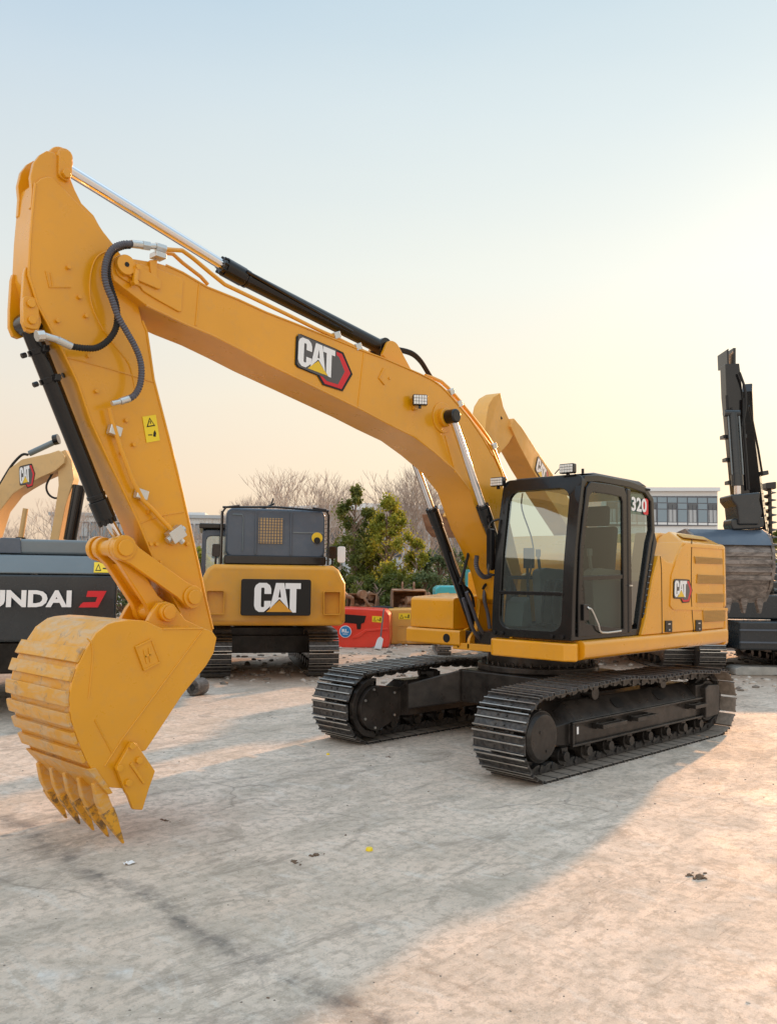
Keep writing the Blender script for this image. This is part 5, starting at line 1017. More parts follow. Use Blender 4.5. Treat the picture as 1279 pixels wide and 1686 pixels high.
P = Plane((c0[0]-rr_*.65, -.3905, c0[1]-rr_*.15), (c0[0]+rr_*.65, -.3905, c0[1]-rr_*.15), (c0[0]-rr_*.65, -.3905, c0[1]+rr_*.5), (0, -1, 0)); P.text(g, 'RL.', 0, 0, 1, 1, .002, .04); P.poly(g, [(.15, -.5), (.85, -.5), (.85, -.35), (.15, -.35)], .001, .003); g.build('round_sticker', ['white', 'blue_v'], r_, smooth=False)
tw = park('counterweight', -8.789,-10.158, 0, 'pale yellow machine counterweight lying on the ground just right of the red one', 'counterweight')
g = MB(); g.prism(fillet([(-1.448,-0.018),(1.641,0.054),(1.703,0.885),(1.518,0.999),(-1.246,0.964),(-1.463,0.878)], .06), -.3, .9); t_ = g.build('shell', 'tan2', tw, bevel=.05, seg=3)
q = [(-0.137,0.696),(0.181,0.7),(-0.139,0.862)]; P = Plane((q[0][0], -.303, q[0][1]), (q[1][0], -.303, q[1][1]), (q[2][0], -.303, q[2][1]), (0, -1, 0)); caution(P, 'warning_label', t_, 1)
g = MB(); q = [(-0.18,0.098),(0.12,0.101),(0.116,0.533),(-0.186,0.529)]; g.ring(q, [(q[0][0]+.02, q[0][1]+.02), (q[1][0]-.02, q[1][1]+.02), (q[2][0]-.02, q[2][1]-.02), (q[3][0]+.02, q[3][1]-.02)], -.315, -.29); g.build('panel_outline', 'tan2', t_)
sh = park('shovel', -6.891,-9.256, 0, 'long-handled shovel leaning upright in front of the red counterweight', 'shovel')
g = MB(); g.tube([(.10, .35, 1.03), (.03, .15, .32)], .018, 8); g.build('handle', 'mullion', sh)
g = MB(); g.prism([(-.13, .04), (.05, .02), (.10, .28), (.03, .34), (-.02, .32), (-.06, .26)], 0, .012); o = g.build('blade', 'facade', sh, bevel=.003); o.rotation_euler = (R(-12), 0, 0)
def old_bucket(x, y, z, turn, tilt, s, mat, label):
    root = park('excavator_bucket', x, y, turn, label, 'bucket', 'rusty buckets heaped before the bushes'); root.location.z = z; root.rotation_euler.y = tilt; root.scale = (s, s, s)
    pr = [(-.45, 1.0), (.1, 1.05), (.42, .85), (.5, .5), (.35, .15), (0, 0), (-.45, .02)]; g = MB(); g.prism(pr+[(a*.93, .03+b*.93) for a, b in pr[::-1]], -.55, .55, 'y'); sh_ = g.build('shell', mat, root, bevel=.01)
    for y0 in (-.58, .55): g = MB(); g.prism(pr, y0, y0+.03); g.build('side_plate', mat, root, bevel=.008)
    for y0 in (-.22, .18):
        g = MB(); g.ring(arc(-.05, 1.16, .14, 0, 342, 18), arc(-.05, 1.16, .055, 0, 342, 18), y0, y0+.05); g.prism([(-.25, 1.0), (.15, 1.0), (.05, 1.12), (-.15, 1.12)], y0+.002, y0+.048); g.build('ear', mat, root, bevel=.004)
    for k in range(4): y0 = -.45+k*.3; g = MB(); g.prism([(-.40, -.02), (-.45, .07), (-.72, .04)], y0-.05, y0+.05); g.build('tooth', mat, root, bevel=.01)
for a in ((-8.691,-11.72, .55, 80, .5, .75, 'rust', 'toppled rusty bucket at the left end of the scrap heap'), (-9.27,-11.688, .50, 20, -.9, .7, 'rust', 'rusty bucket on its back, lugs in the air, left part of the heap'),
          (-9.913,-11.006, .62, 95, 0, .85, 'rust', 'upright rusty bucket with two round lugs standing over the pale yellow counterweight'), (-10.056,-11.73, .3, 50, 1.2, .8, 'scraped', 'dark rusty bucket lying low in the middle of the heap'), (-11.082,-11.224, .4, 120, .3, .8, 'rust', 'rusty bucket at the right end of the scrap heap')): old_bucket(*a)
for px_, lb, sd_ in (((-8.404,-11.732), 'bent rusty pipe sticking up at the left end of the heap', 1), ((-8.575,-11.406), 'rusty hook of scrap steel left of the middle of the heap', 2), ((-8.923,-11.036), 'tangle of rusty rod in front of the heap', 3), ((-9.1,-11.723), 'rusty link arm lying across the heap', 4), ((-9.834,-10.507), 'rusty bar leaning right of the upright bucket', 5)):
    r = random.Random(sd_); root = park('scrap_steel', *px_, r.uniform(0, 180), lb, 'scrap', 'rusty scrap on the heap'); g = MB(); p = Vector((0, 0, .6)); pts = [p]
    for k in range(6): p = p+Vector((r.uniform(-.25, .3), r.uniform(-.2, .2), r.uniform(-.12, .32))); pts.append(p)
    g.tube(pts, r.choice((.04, .06, .09)), 8, 3); g.cyl(pts[-1]-Vector((0, .1, 0)), pts[-1]+Vector((0, .1, 0)), .13, n=14); g.build('bar', 'rust', root)
for x, y, z, tl, tu, lb in ((-8.755,-11.069, .78, 70, 10, 'black tyre lying on the heap in front of the rusty buckets'), (-9.104,-10.845, .72, 80, -20, 'second tyre on the heap, left of the upright rusty bucket')):
    root = park('tyre', x, y, tu, lb, 'tyre'); root.location.z = z; root.rotation_euler.x = R(tl-90)
    g = MB(); g.tube([(.42*math.cos(R(a)), .42*math.sin(R(a)), 0) for a in range(0, 361, 12)], .13, 12); g.build('tread', 'rubber', root); g = MB(); g.cyl((0, 0, -.05), (0, 0, .05), .26, n=24); g.build('rim', 'rust', root)
m = Mat('scrap_earth', (.2, .13, .09), .95); m.base(m.ramp(m.noise(3, 8, .7), [(.3, (.09, .06, .045)), (.6, (.24, .16, .11)), (.8, (.33, .25, .19))])); m.bump(m.noise(8, 8), .6, .05); M['earth'] = m.m
def mound(name, x, y, rx, ry, h, seed):
    r = random.Random(seed); g = MB(); n, k = 28, 9; vs = []
    for j in range(k):
        t = j/(k-1)
        for i in range(n): a = 2*math.pi*i/n; q = (1-t)*(1+.12*r.uniform(-1, 1)); vs.append((rx*q*math.cos(a), ry*q*math.sin(a), -.05+h*(1-(1-t)**2)*(1+.18*r.uniform(-1, 1)) if j else -.05))
    g.add(vs, [(j*n+i, j*n+(i+1) % n, (j+1)*n+(i+1) % n, (j+1)*n+i) for j in range(k-1) for i in range(n)]+[tuple((k-1)*n+i for i in range(n))])
    o = g.build(name, 'earth', None, ang=80); o.location = (x, y, 0); o.rotation_euler.z = VA; return o
tag(mound('scrap_heap', -9.955,-11.837, 3.3, 1.3, .85, 3), 'low brown heap of earth and scrap under the rusty buckets', 'heap')
tag(mound('earth_bank', -16.176,-2.904, 3.2, 1.6, .30, 5), 'low reddish-brown bank of earth behind the tracks at the right edge', 'earth bank')
rw_ = park('roller', 1.097,-5.484, 65, 'small dark steel roller lying on the ground just right of the big yellow bucket', 'roller')
g = MB(); g.cyl((-.13, 0, .13), (.13, 0, .13), .13, n=28); g.build('drum', 'scraped', rw_, bevel=.02); g = MB(); g.cyl((-.135, 0, .13), (.135, 0, .13), .05, n=16); g.build('axle', 'steel', rw_)
kb = park('kerb_stone', -8.906,-0.557, 4, 'pale grey concrete slab lying behind the near track at the right edge', 'concrete slab')
m = Mat('cast_concrete', (.42, .42, .39), .85); m.base(m.ramp(m.noise(5, 8, .65), [(.3, (.28, .28, .26)), (.7, (.50, .50, .47))])); m.bump(m.noise(30, 6), .3, .006); M['cast'] = m.m
g = MB(); g.prism(fillet([(-.62, 0), (.9, 0), (.9, .16), (-.5, .18), (-.62, .14)], .04), -.22, .22); g.build('slab', 'cast', kb, bevel=.02)

# =================================================================== BUILDINGS
def wall(name, x, y, turn, pts, depth_, mat, label):
    root = park(name, x, y, turn, label, 'building'); g = MB(); g.prism(pts, 0, depth_); g.build('wall', mat, root); return root
br_ = wall('office_building', -48.972,-20.595, 0, [(-4.761,2.254),(3.077,2.354),(3.182,8.404),(-4.717,8.303)], 9, 'facade', 'pale two-storey building with blue-grey window band right of the black cab')
for o in br_.children:
    for v in o.data.vertices:
        if v.co.z < 3: v.co.z = -.05
g = MB(); q = [(-4.807,7.82),(3.13,7.921),(3.093,5.78),(-4.823,5.68)]; g.prism(q, -.10, -.02); wb = g.build('window_band', 'mullion', br_)
xa, xb = q[0][0], q[1][0]; z_lo, z_hi = q[2][1], q[0][1]; n_ = 11; w_ = (xb-xa)/n_; H = z_hi-z_lo
for k in range(n_):
    x0 = xa+k*w_
    for (a, b, mt) in ((.80, .98, 'pane'), (.58, .77, 'pane' if k % 2 else 'pane_dk'), (.12, .55, 'facade2' if k % 2 == 0 else 'pane'), (.02, .10, 'facade')):
        g = MB(); g.box(x0+w_*.06, x0+w_*.94, -.12, -.10, z_lo+H*a, z_lo+H*b); g.build('pane', mt, wb)
    if k % 2 == 0:
        g = MB()
        for fx_ in (.10, .5, .88): g.box(x0+w_*fx_, x0+w_*(fx_+.04), -.16, -.12, z_lo+H*.10, z_lo+H*.72)
        g.build('frame', 'mullion', wb)
g = MB(); q = [(-4.803,8.434),(3.272,8.537),(3.267,8.274),(-4.805,8.171)]; g.prism(q, -.3, 9.1); g.build('roof_edge', 'facade', br_)
g = MB()
for k in range(12): g.box(3.1+k*.28, 3.13+k*.28, 1, 1.03, 3.4, 5.5)
g.box(3.1, 6.4, 1, 1.03, 5.45, 5.5); g.box(3.1, 6.4, 1, 1.03, 4.4, 4.44); g.build('railing', 'mullion', br_)
bl_ = wall('long_building', -18.905,-40.831, 6, [(-5.628,1.771),(4.943,1.905),(4.847,5.401),(3.491,5.383),(3.481,5.724),(2.35,5.709),(2.358,5.445),(-5.781,5.341)], 10, 'facade', 'long pale low building with glazed bays behind the machines at the left')
for o in bl_.children:
    for v in o.data.vertices:
        if v.co.z < 3: v.co.z = -.05
for px_ in range(15):
    x0 = -5.5+px_*.70; g = MB(); g.prism([(x0, 2.2), (x0+.58, 2.2), (x0+.58, 5.0), (x0, 5.0)], -.08, -.03); wn = g.build('window', 'mullion', bl_)
    for a, b in ((2.3, 3.1), (3.2, 4.0), (4.1, 4.9)):
        for c in (.04, .31): g = MB(); g.box(x0+c, x0+c+.23, -.10, -.08, a, b); g.build('pane', 'pane' if (px_+int(a)) % 3 else 'facade2', wn)
g = MB(); g.box(-5.9, 5.2, -.25, 10.1, 5.35, 5.55); g.build('roof_edge', 'facade2', bl_)
bm2 = wall('warehouse', -32.701,-34.942, 0, [(-6.611,1.951),(6.692,2.12),(6.667,6.696),(-0.491,6.774),(-6.715,6.441)], 12, 'facade2', 'long grey warehouse half hidden behind the green and bare trees')
for o in bm2.children:
    for v in o.data.vertices:
        if v.co.z < 3: v.co.z = -.05
g = MB(); g.prism([(-6.796,6.313),(6.752,6.57),(6.751,6.781),(-0.493,6.9),(-6.802,6.567)], -.3, 12.1); g.build('roof_edge', 'facade', bm2)
for k in range(9): g = MB(); g.box(-6+k*1.45, -5.1+k*1.45, -.05, -.01, 3.2, 5.2); g.build('window', 'pane_dk', bm2)

# =================================================================== VEGETATION
def leafy(x, y, h, prof, n, leaf, mat, label, cat='tree', name='tree', group='green trees and bushes behind the yard', seed=1, sq=1.0, base=.1):
    """prof: list of (height fraction, radius); crown of small leaves in uneven clumps"""
    r = random.Random(seed); root = park(name, x, y, r.uniform(0, 90), label, cat, group)
    def rad(t):
        for (a, ra), (b, rb) in zip(prof, prof[1:]):
            if t <= b: return ra+(rb-ra)*(t-a)/(b-a+1e-6)
        return prof[-1][1]
    lo, hi = prof[0][0], prof[-1][0]; cl = []
    g = MB(); top = h*(hi-.12); g.tube([(r.uniform(-.05, .05)*i, r.uniform(-.05, .05)*i, top*i/5) for i in range(6)], [.085*h/5*(1-.15*i) for i in range(6)], 7)
    for k in range(64):
        t = lo+(hi-lo)*r.random(); a = r.uniform(0, 6.28); R_ = rad(t)*r.uniform(.45, 1.0); c = Vector((R_*math.cos(a), R_*math.sin(a), t*h)); cl.append((c, r.uniform(.16, .34)*max(.45, rad(t))))
        s0 = Vector((0, 0, max(.1, c.z-R_*.9))); g.tube([s0, s0.lerp(c, .5)+Vector((0, 0, .08)), c], [.03, .02, .008], 5)
    g.build('trunk', 'bark', root)
    g = MB(); per = n//len(cl)
    for c, cr in cl:
        for k in range(per):
            d = Vector((r.gauss(0, 1), r.gauss(0, 1), r.gauss(0, 1)*1.25)); d = d.normalized()*cr*min(1.9, abs(r.gauss(0, .75))); p = c+d*sq
            s = leaf*r.uniform(.5, 1.3); u = Vector((r.uniform(-1, 1), r.uniform(-1, 1), r.uniform(-.4, 1))).normalized(); v = u.orthogonal().normalized()
            v = (v*math.cos(r.random()*6.28)+u.cross(v)*math.sin(r.random()*6.28)).normalized()*s*.42; g.add([p, p+u*s*.5+v, p+u*s, p+u*s*.5-v], [(0, 1, 2, 3)])
    g.build('crown', mat, root, smooth=False, recalc=False); return root
leafy(-12.315,-15.748, 4.95, [(.18, .35), (.4, .95), (.7, .85), (.9, .5), (1, .15)], 17000, .095, M['leaf1'], 'tall dark olive-green tree just right of the yellow machine seen from behind', seed=2)
leafy(-12.796,-14.508, 4.6, [(.15, .4), (.4, 1.0), (.65, 1.05), (.85, .55), (1, .2)], 19000, .095, M['leaf2'], 'bright yellow-green tree in the middle of the row', seed=5)
leafy(-13.46,-15.991, 4.2, [(.1, .8), (.5, 1.0), (1, .4)], 12000, .095, M['leaf1'], 'dark green tree filling the gap between the tall and the bright tree', seed=15)
leafy(-13.092,-13.466, 3.1, [(.1, .4), (.5, .6), (.8, .4), (1, .1)], 8000, .085, M['leaf2'], 'small slender yellow-green tree right of the bright tree', seed=9)
leafy(-15.312,-12.568, 3.4, [(.1, .5), (.5, .8), (1, .2)], 7000, .09, M['leaf2'], 'yellow-green bush glimpsed behind the boom cylinders above the turquoise machine', 'bush', 'bush', seed=11)
for k, (a, h, s, mt, lb) in enumerate((((-14.377,-13.56), 2.9, 21, 'leaf3', 'grey-green rounded bush left of the boom cylinders'), ((-15.999,-14.027), 2.9, 22, 'leaf3', 'grey-green bush directly behind the boom cylinders'), ((-11.911,-13.26), 1.9, 23, 'leaf1', 'low dark bush behind the rusty buckets'), ((-10.898,-14.044), 1.8, 24, 'leaf1', 'low dark bush at the foot of the tall olive tree'), ((-11.022,-13.329), 1.7, 25, 'leaf1', 'low dark bush at the foot of the bright tree'), ((-12.231,-12.338), 1.9, 26, 'leaf3', 'low grey-green bush behind the right end of the heap'))):
    leafy(*a, h, [(.0, .7), (.45, 1.15), (.8, .8), (1, .3)], 8000, .09, M[mt], lb, 'bush', 'bush', seed=s)
for k, (a, lb) in enumerate((((-8.632,-28.403), 'low green shrub between the two tan booms at the left'), ((-11.871,-24.966), 'green shrub left of the blue-grey cab'), ((-10.302,-28.089), 'green shrub behind the folded bucket cylinder'))):
    leafy(*a, 2.9, [(0, .9), (.5, 1.2), (1, .3)], 2500, .16, M['leaf2' if k == 1 else 'leaf3'], lb, 'bush', 'bush', seed=40+k)
leafy(-37.514,-9.424, 4.6, [(0, 1.0), (.6, 1.3), (1, .3)], 3500, .2, M['leaf1'], 'green tree at the right edge behind the auger', seed=50)
def bare_mesh(seed, h, twig):
    r = random.Random(seed); g = MB()
    def grow(p, d, L, rad, lev):
        q = p; pts = [p]; n = 3
        for i in range(n): d = (d+Vector((r.gauss(0, .13), r.gauss(0, .13), r.gauss(.05, .06)))).normalized(); q = q+d*L/n; pts.append(q)
        g.tube(pts, [rad*(1-.18*i) for i in range(4)], 5 if lev < 2 else 3)
        if lev >= 5: return
        k = (3, 3, 4, 3, 3)[lev] if lev < 5 else 2
        for j in range(k):
            t = pts[-1] if j < 2 else pts[1+(j % 3)]; a = Vector((r.gauss(0, 1), r.gauss(0, 1), r.gauss(0, .35))).normalized()
            nd = (d*1.0+a*(.52 if lev < 3 else .6)+Vector((0, 0, .16))).normalized(); grow(t, nd, L*r.uniform(.60, .84), max(twig, rad*.58), lev+1)
    for s in range(2): grow(Vector((r.uniform(-.2, .2), r.uniform(-.2, .2), 0)), Vector((r.gauss(0, .16), r.gauss(0, .16), 1)).normalized(), h*.28, .075, 0)
    z = max(v[2] for v in g.v); g.v = [(v[0]*h/z, v[1]*h/z, v[2]*h/z) for v in g.v]; return g
m = Mat('bare_twigs', (.30, .21, .17), .9); m.base(m.ramp(m.noise(3, 4), [(.3, (.36, .29, .24)), (.7, (.54, .46, .40))])); M['twig'] = m.m  # twig colour paled to stand in for haze over the far trees
protos = [bare_mesh(s, 6.5, .007).build('branches', 'twig', None, recalc=False, ang=80) for s in (3, 8, 14)]
used = [False]*3
for k, (a, s, lb) in enumerate((((-14.897,-21.756), 1.02, 'tallest bare tree, above the blue-grey engine cover'), ((-15.513,-24.019), .92, 'bare tree left of the tallest one above the engine cover'), ((-16.211,-21.82), .95, 'bare tree right of the tallest one above the engine cover'), ((-16.055,-26.359), .86, 'bare tree over the left end of the engine cover'), ((-15.904,-27.978), .80, 'bare tree above the blue-grey cab'), ((-14.611,-27.891), .72, 'bare tree right of the pale gabled wall'),
        ((-19.403,-19.891), 1.08, 'tall bare tree between the bright tree and the boom cylinders'), ((-19.176,-18.674), 1.02, 'bare tree whose twigs reach the underside of the boom'), ((-20.15,-22.015), .98, 'bare tree rising behind the bright green tree'), ((-20.418,-18.814), .95, 'bare tree just left of the chrome boom cylinder rod'), ((-22.465,-19.559), .85, 'bare tree behind the boom cylinders'), ((-21.073,-23.951), .95, 'bare tree between the two green trees'), ((-18.963,-23.274), .80, 'bare tree behind the tall olive tree'),
        ((-8.28,-31.692), .82, 'bare tree under the arch of the tan boom'), ((-10.459,-32.297), .85, 'bare tree right of the tan stick'), ((-15.963,-32.288), .70, 'bare tree right of the big yellow stick'), ((-8.383,-34.499), .7, 'bare tree behind the bend of the tan boom'), ((-24.605,-20.204), .8, 'bare tree behind the boom foot'))):
    i = k % 3; root = park('bare_tree', *a, k*47, lb, 'tree', 'bare winter trees behind the yard')
    if not used[i]: o = protos[i]; used[i] = True
    else: o = protos[i].copy(); col.objects.link(o)
    o.parent = root; o.name = 'branches'; o.scale = (s, s, s)

# =================================================================== GROUND
m = Mat('yard_concrete', (.45, .42, .38), .85)
obj_ = m.tc.outputs['Object']
big = m.noise(.35, 4, .6); mid = m.noise(1.6, 7, .65, (1, 1.6, 1), dist=.6); fine = m.noise(14, 8, .7); grit = m.noise(70, 5, .7)
base = m.mix(m.ramp(big, [(.35, 0.0), (.65, 1.0)]), (.67, .54, .43), (.77, .66, .555))
base = m.mix(m.ramp(mid, [(.42, 0.0), (.66, .7)]), base, (.42, .37, .30))
base = m.mix(m.ramp(m.noise(.9, 9, .75, (1, 2.6, 1), dist=1.2), [(.53, 0.0), (.62, .60)]), base, (.26, .22, .18))
base = m.mix(m.ramp(m.noise(2.2, 8, .7, (2.5, 1, 1), dist=.8), [(.54, 0.0), (.64, .6)]), base, (.68, .63, .56))
base = m.mix(m.ramp(fine, [(.40, .62), (.52, 0.0)]), base, (.36, .30, .235))
for sx, sy, rz_, am in ((.5, 6, .35, .40), (.4, 7, 1.2, .22), (.5, 8, -.5, .22)):      # scuffs and drag marks in several directions
    nn = m.noise(1.0, 7, .68, (sx, sy, 1), dist=.25); m.mp.inputs['Rotation'].default_value = (0, 0, rz_); base = m.mix(m.ramp(nn, [(.56, 0.0), (.72, am)]), base, (.30, .26, .21))
    nn = m.noise(1.7, 7, .68, (sx, sy, 1), dist=.2); m.mp.inputs['Rotation'].default_value = (0, 0, rz_+.2); base = m.mix(m.ramp(nn, [(.58, 0.0), (.74, am*.8)]), base, (.68, .62, .54))
base = m.mix(m.ramp(grit, [(.58, 0.0), (.68, .55)]), base, (.22, .19, .155))
base = m.mix(m.ramp(m.noise(38, 6, .75, (1, 1.8, 1)), [(.60, 0.0), (.66, .7)]), base, (.16, .135, .11))
base = m.mix(m.ramp(m.noise(48, 5, .75), [(.60, 0.0), (.67, .6)]), base, (.78, .74, .67))
vo = m.t.nodes.new('ShaderNodeTexVoronoi'); vo.feature = 'DISTANCE_TO_EDGE'; vo.inputs['Scale'].default_value = .38
wn_ = m.t.nodes.new('ShaderNodeTexNoise'); wn_.inputs['Scale'].default_value = 1.5; wn_.inputs['Detail'].default_value = 6; m.t.links.new(obj_, wn_.inputs['Vector'])
wm = m.t.nodes.new('ShaderNodeMix'); wm.data_type = 'RGBA'; wm.blend_type = 'ADD'; wm.inputs['Factor'].default_value = .5; m.t.links.new(obj_, wm.inputs['A']); m.t.links.new(wn_.outputs['Color'], wm.inputs['B']); m.t.links.new(wm.outputs['Result'], vo.inputs['Vector'])
crk = m.ramp(vo.outputs['Distance'], [(0.0, 1.0), (.006, 0.0)])
for sc_x, sc_y, rz_, s_ in ((1.0, 22, .25, 1.6), (1.0, 26, 1.05, 1.4), (1.2, 30, -.4, 1.8), (1.0, 24, 2.0, 1.2)):     # fine scratches
    nn = m.noise(s_, 6, .6, (sc_x, sc_y, 1), dist=.15); m.mp.inputs['Rotation'].default_value = (0, 0, rz_)
    pm = m.t.nodes.new('ShaderNodeMath'); pm.operation = 'MULTIPLY'; m.t.links.new(m.ramp(nn, [(.615, 0.0), (.66, .42)]), pm.inputs[0]); m.t.links.new(m.ramp(m.noise(.6+s_*.2, 3), [(.5, 0.0), (.6, 1.0)]), pm.inputs[1])
    base = m.mix(pm.outputs[0], base, (.24, .20, .16))
st_ = m.noise(2.6, 9, .8, dist=.5); base = m.mix(m.ramp(st_, [(.57, 0.0), (.62, .5)]), base, (.33, .28, .22))
cm_ = m.mix(m.ramp(m.noise(.7, 4), [(.45, 0.0), (.6, .55)]), 0.0, crk) if False else None
mm = m.t.nodes.new('ShaderNodeMath'); mm.operation = 'MULTIPLY'; m.t.links.new(crk, mm.inputs[0]); m.t.links.new(m.ramp(m.noise(.8, 4), [(.48, 0.0), (.6, .5)]), mm.inputs[1]); base = m.mix(mm.outputs[0], base, (.14, .12, .10))
sp = m.t.nodes.new('ShaderNodeSeparateXYZ'); m.t.links.new(obj_, sp.inputs[0])
def M_(op, a, b=None):
    n = m.t.nodes.new('ShaderNodeMath'); n.operation = op
    for i, v in enumerate((a, b)):
        if v is None: continue
        if isinstance(v, (int, float)): n.inputs[i].default_value = v
        else: m.t.links.new(v, n.inputs[i])
    return n.outputs[0]
def streak(a, b, wd, amt, colr, wob=.18):
    """a long stain or tyre line from a to b on the slab"""
    global base
    A, B_ = Vector(a), Vector(b); d = (B_-A); L_ = d.length; d.normalize()
    px_ = M_('SUBTRACT', sp.outputs['X'], A.x); py_ = M_('SUBTRACT', sp.outputs['Y'], A.y)
    al = M_('ADD', M_('MULTIPLY', px_, d.x), M_('MULTIPLY', py_, d.y)); ac = M_('ADD', M_('MULTIPLY', px_, -d.y), M_('MULTIPLY', py_, d.x))
    ac = M_('ADD', ac, M_('MULTIPLY', M_('SUBTRACT', m.noise(.9, 5, .6), .5), wob*2))
    f1 = m.ramp(M_('ABSOLUTE', ac), [(0, 1.0), (wd, 0.0)]); inside = M_('MULTIPLY', M_('GREATER_THAN', al, 0), M_('LESS_THAN', al, L_))
    f = M_('MULTIPLY', M_('MULTIPLY', f1, inside), m.ramp(m.noise(5, 7, .7), [(.40, 0.0), (.62, amt)])); base = m.mix(f, base, colr)
G_ = [(5.92,-0.966),(5.977,0.578),(6.01,2.203),(6.05,3.24),(4.856,-0.755),(3.623,-0.689),(6.121,-0.469),(5.414,-0.709),(5.512,2.936),(5.558,3.532),(5.983,2.879),(6.065,3.321),(4.472,2.782),(3.512,2.845),(2.431,3.559),(-0.317,-3.767),(-0.533,2.328),(6.855,1.76),(6.51,2.022)]
streak(G_[0], G_[3], .16, 1.0, (.17, .15, .13)); streak(G_[4], G_[5], .07, .8, (.22, .19, .16), .08); streak(G_[6], G_[7], .10, .9, (.20, .17, .15), .1)
streak(G_[8], G_[9], .03, .8, (.22, .17, .13), .03); streak(G_[10], G_[11], .03, .8, (.22, .17, .13), .03); streak(G_[17], G_[18], .10, .8, (.70, .69, .66), .06)
# loose soil takes over from the slab towards the back of the yard
FH = (2.32663)+math.pi/2
dist = M_('ADD', M_('MULTIPLY', M_('SUBTRACT', sp.outputs['X'], loc[0]), math.cos(FH)), M_('MULTIPLY', M_('SUBTRACT', sp.outputs['Y'], loc[1]), math.sin(FH)))
dist = M_('ADD', dist, M_('MULTIPLY', M_('SUBTRACT', m.noise(.5, 6, .7), .5), 5.0))
soil = m.ramp(m.noise(3.2, 9, .75), [(.3, (.24, .16, .11)), (.5, (.46, .34, .25)), (.68, (.60, .50, .42))])
fs = m.t.nodes.new('ShaderNodeMapRange'); fs.inputs['From Min'].default_value = 13.5; fs.inputs['From Max'].default_value = 16.5; m.t.links.new(dist, fs.inputs['Value'])
base = m.mix(fs.outputs[0], base, soil)
m.base(base); m.roughn(m.ramp(mid, [(.3, .6), (.7, .92)])); m.bump(m.noise(5, 10, .75), .55, .03); m.bump(m.noise(60, 6, .75), .6, .006)
M['ground'] = m.m
g = MB(); S_ = 900; g.add([(-S_, -S_, 0), (S_, -S_, 0), (S_, S_, 0), (-S_, S_, 0)], [(0, 1, 2, 3)]); gd = g.build('ground', 'ground', None, recalc=False, smooth=False); tag(gd, 'worn beige concrete yard turning to loose soil at the back', 'ground', None, 'structure')
# grit and rubble
def lump(g, c, s, r, flat_=.6):
    b = bmesh.new(); bmesh.ops.create_icosphere(b, subdivisions=1, radius=1); q = r.uniform(0, 6.28); sx = s*r.uniform(.7, 1.3); sy = s*r.uniform(.6, 1.1)
    vs = []
    for v in b.verts:
        k = r.uniform(.75, 1.2); x, y, z = v.co.x*sx*k, v.co.y*sy*k, v.co.z*s*flat_*k; vs.append((c[0]+x*math.cos(q)-y*math.sin(q), c[1]+x*math.sin(q)+y*math.cos(q), c[2]+z+s*flat_*.5))
    g.add(vs, [tuple(v.index for v in f.verts) for f in b.faces]); b.free()
M['pebble'] = Mat('grey_brown_stone', (.20, .17, .14), .9).m; M['pebble2'] = Mat('pale_stone', (.50, .45, .39), .9).m
r = random.Random(4); g = MB()
Fh = Vector((math.cos(FH), math.sin(FH))); Rh = Vector((math.sin(FH), -math.cos(FH))); C2 = Vector((loc[0], loc[1]))
for k in range(1400):
    d = 3.3+r.random()**1.3*12; l = r.uniform(-.5, .5)*d; p = C2+Fh*d+Rh*l; g.k = r.randrange(2) if r.random() < .6 else 0; lump(g, (p.x, p.y, -.002), r.choice((.002, .003, .003, .004, .006))*(1 if d < 7 else 1.6), r)
tag(g.build('grit', ['pebble', 'pebble2'], None, recalc=False, ang=80), 'small loose grit scattered over the concrete', 'grit', None, 'stuff')
g = MB()
for k in range(1500):
    d = r.uniform(14.5, 24); l = r.uniform(-.2, .5)*d; p = C2+Fh*d+Rh*l; g.k = 1 if r.random() < .45 else 0; lump(g, (p.x, p.y, -.01), r.choice((.015, .03, .03, .05, .08)), r, .5)
tag(g.build('rubble', ['pebble', 'pebble2'], None, recalc=False, ang=80), 'broken stones and rubble on the soil at the back of the yard', 'rubble', None, 'stuff')
M['mud'] = Mat('dried_mud', (.15, .10, .065), .95).m
def clod(x, y, s, n, label, mat='mud', name='mud_clod', cat='mud clod'):
    g = MB(); r = random.Random(int(x*100)); ang = r.uniform(0, 3.1); k = 1 if mat != 'mud' or s < .025 else 16
    for i in range(k):
        d = 0 if i == 0 else abs(r.gauss(0, s*.9)); e = r.gauss(0, s*.35)*(i > 0); q = s*(.62 if i == 0 else r.uniform(.12, .42))
        if i % 2: d = -d
        lump(g, (d*math.cos(ang)-e*math.sin(ang), d*math.sin(ang)+e*math.cos(ang), -.002), q, r, .55)
    o = g.build(name, mat, None, recalc=False, ang=50); o.location = (x, y, 0); tag(o, label, cat, 'clods and litter on the slab')
C_ = [(3.361,3.405),(3.366,3.34),(4.988,1.392),(4.799,1.393),(4.354,1.218),(6.223,2.668),(5.083,0.003),(2.204,-0.375),(2.444,-1.278),(2.979,0.827),(4.342,1.72),(3.739,3.402),(4.751,4.214),(4.951,4.18),(6.875,1.655),(4.472,1.574),(2.582,-0.894),(5.774,0.683),(-41.891,-12.423)]
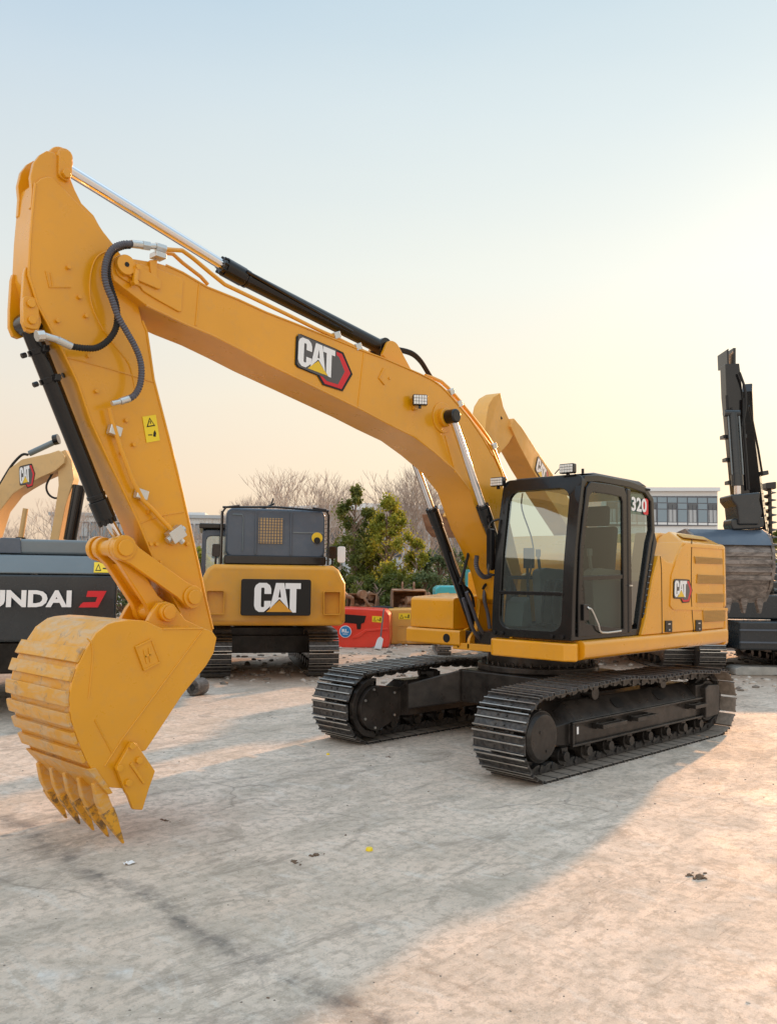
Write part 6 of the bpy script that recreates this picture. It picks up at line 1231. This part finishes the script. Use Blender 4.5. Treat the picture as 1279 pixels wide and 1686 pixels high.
for i, s, lb in ((0, .050, 'brown mud clod on the sunlit slab at the right'), (1, .030, 'smaller mud clod just left of the big brown one'), (2, .032, 'flat brown smear of mud left of the crumbly clod'), (3, .035, 'dark crumbly clod in the middle of the slab'), (4, .020, 'small dark lump above the yellow cap'), (5, .013, 'small round black pebble near the bottom of the slab'), (6, .030, 'thin dark scrap on the concrete right of the bucket teeth'), (7, .026, 'dark crumb in front of the far track'), (8, .022, 'dark crumb left of the far track front'), (9, .018, 'dark crumb in the shade between the tracks')): clod(*C_[i], s, 8, lb)
for i, s, lb in ((12, .018, 'pale stone chip near the lower right corner'), (14, .016, 'white chip near the lower left corner')): clod(*C_[i], s, 8, lb, 'pebble2', 'stone_chip', 'stone')
for i, s, lb in ((15, .026, 'bright yellow plastic cap lying on the slab'), (16, .018, 'tiny yellow cap near the far track')):
    g = MB(); g.cyl((0, 0, 0), (0, 0, s*.8), s, s*.85, 20); o = g.build('plastic_cap', 'caution', None, bevel=.003); o.location = (*C_[i], 0); tag(o, lb, 'plastic cap')
g = MB(); r = random.Random(2); n = 6; vs = [((i-n/2)*.014+r.uniform(-.003, .003), (j-n/2)*.010+r.uniform(-.003, .003), abs(r.gauss(.008, .006))) for i in range(n) for j in range(n)]; g.add(vs, [(i*n+j, (i+1)*n+j, (i+1)*n+j+1, i*n+j+1) for i in range(n-1) for j in range(n-1)])
o = g.build('paper_scrap', 'white', None, recalc=False, smooth=False); sm = o.modifiers.new('thickness', 'SOLIDIFY'); sm.thickness = .0008; o.location = (*C_[17], .002); tag(o, 'crumpled white paper scrap below the bucket teeth', 'paper')
# workshop across the yard, behind the photographer: it shows only as the reflection in the cab glass
ws = park('workshop', 27.0, -22.0, 0, 'long blue-grey workshop with white window bands behind the photographer', 'building'); ws.rotation_euler.z = R(118)
g = MB(); g.box(-16, 16, 0, 8, 0, 6.2); g.build('wall', 'slate_lt', ws)
for k in range(11): g = MB(); x0 = -15.4+k*2.85; g.box(x0, x0+2.1, 8.0, 8.04, 3.4, 5.2); wn = g.build('window', 'white', ws); g = MB(); g.box(x0+.15, x0+1.0, 8.04, 8.07, 3.55, 5.05); g.box(x0+1.1, x0+1.95, 8.04, 8.07, 3.55, 5.05); g.build('pane', 'pane', wn)
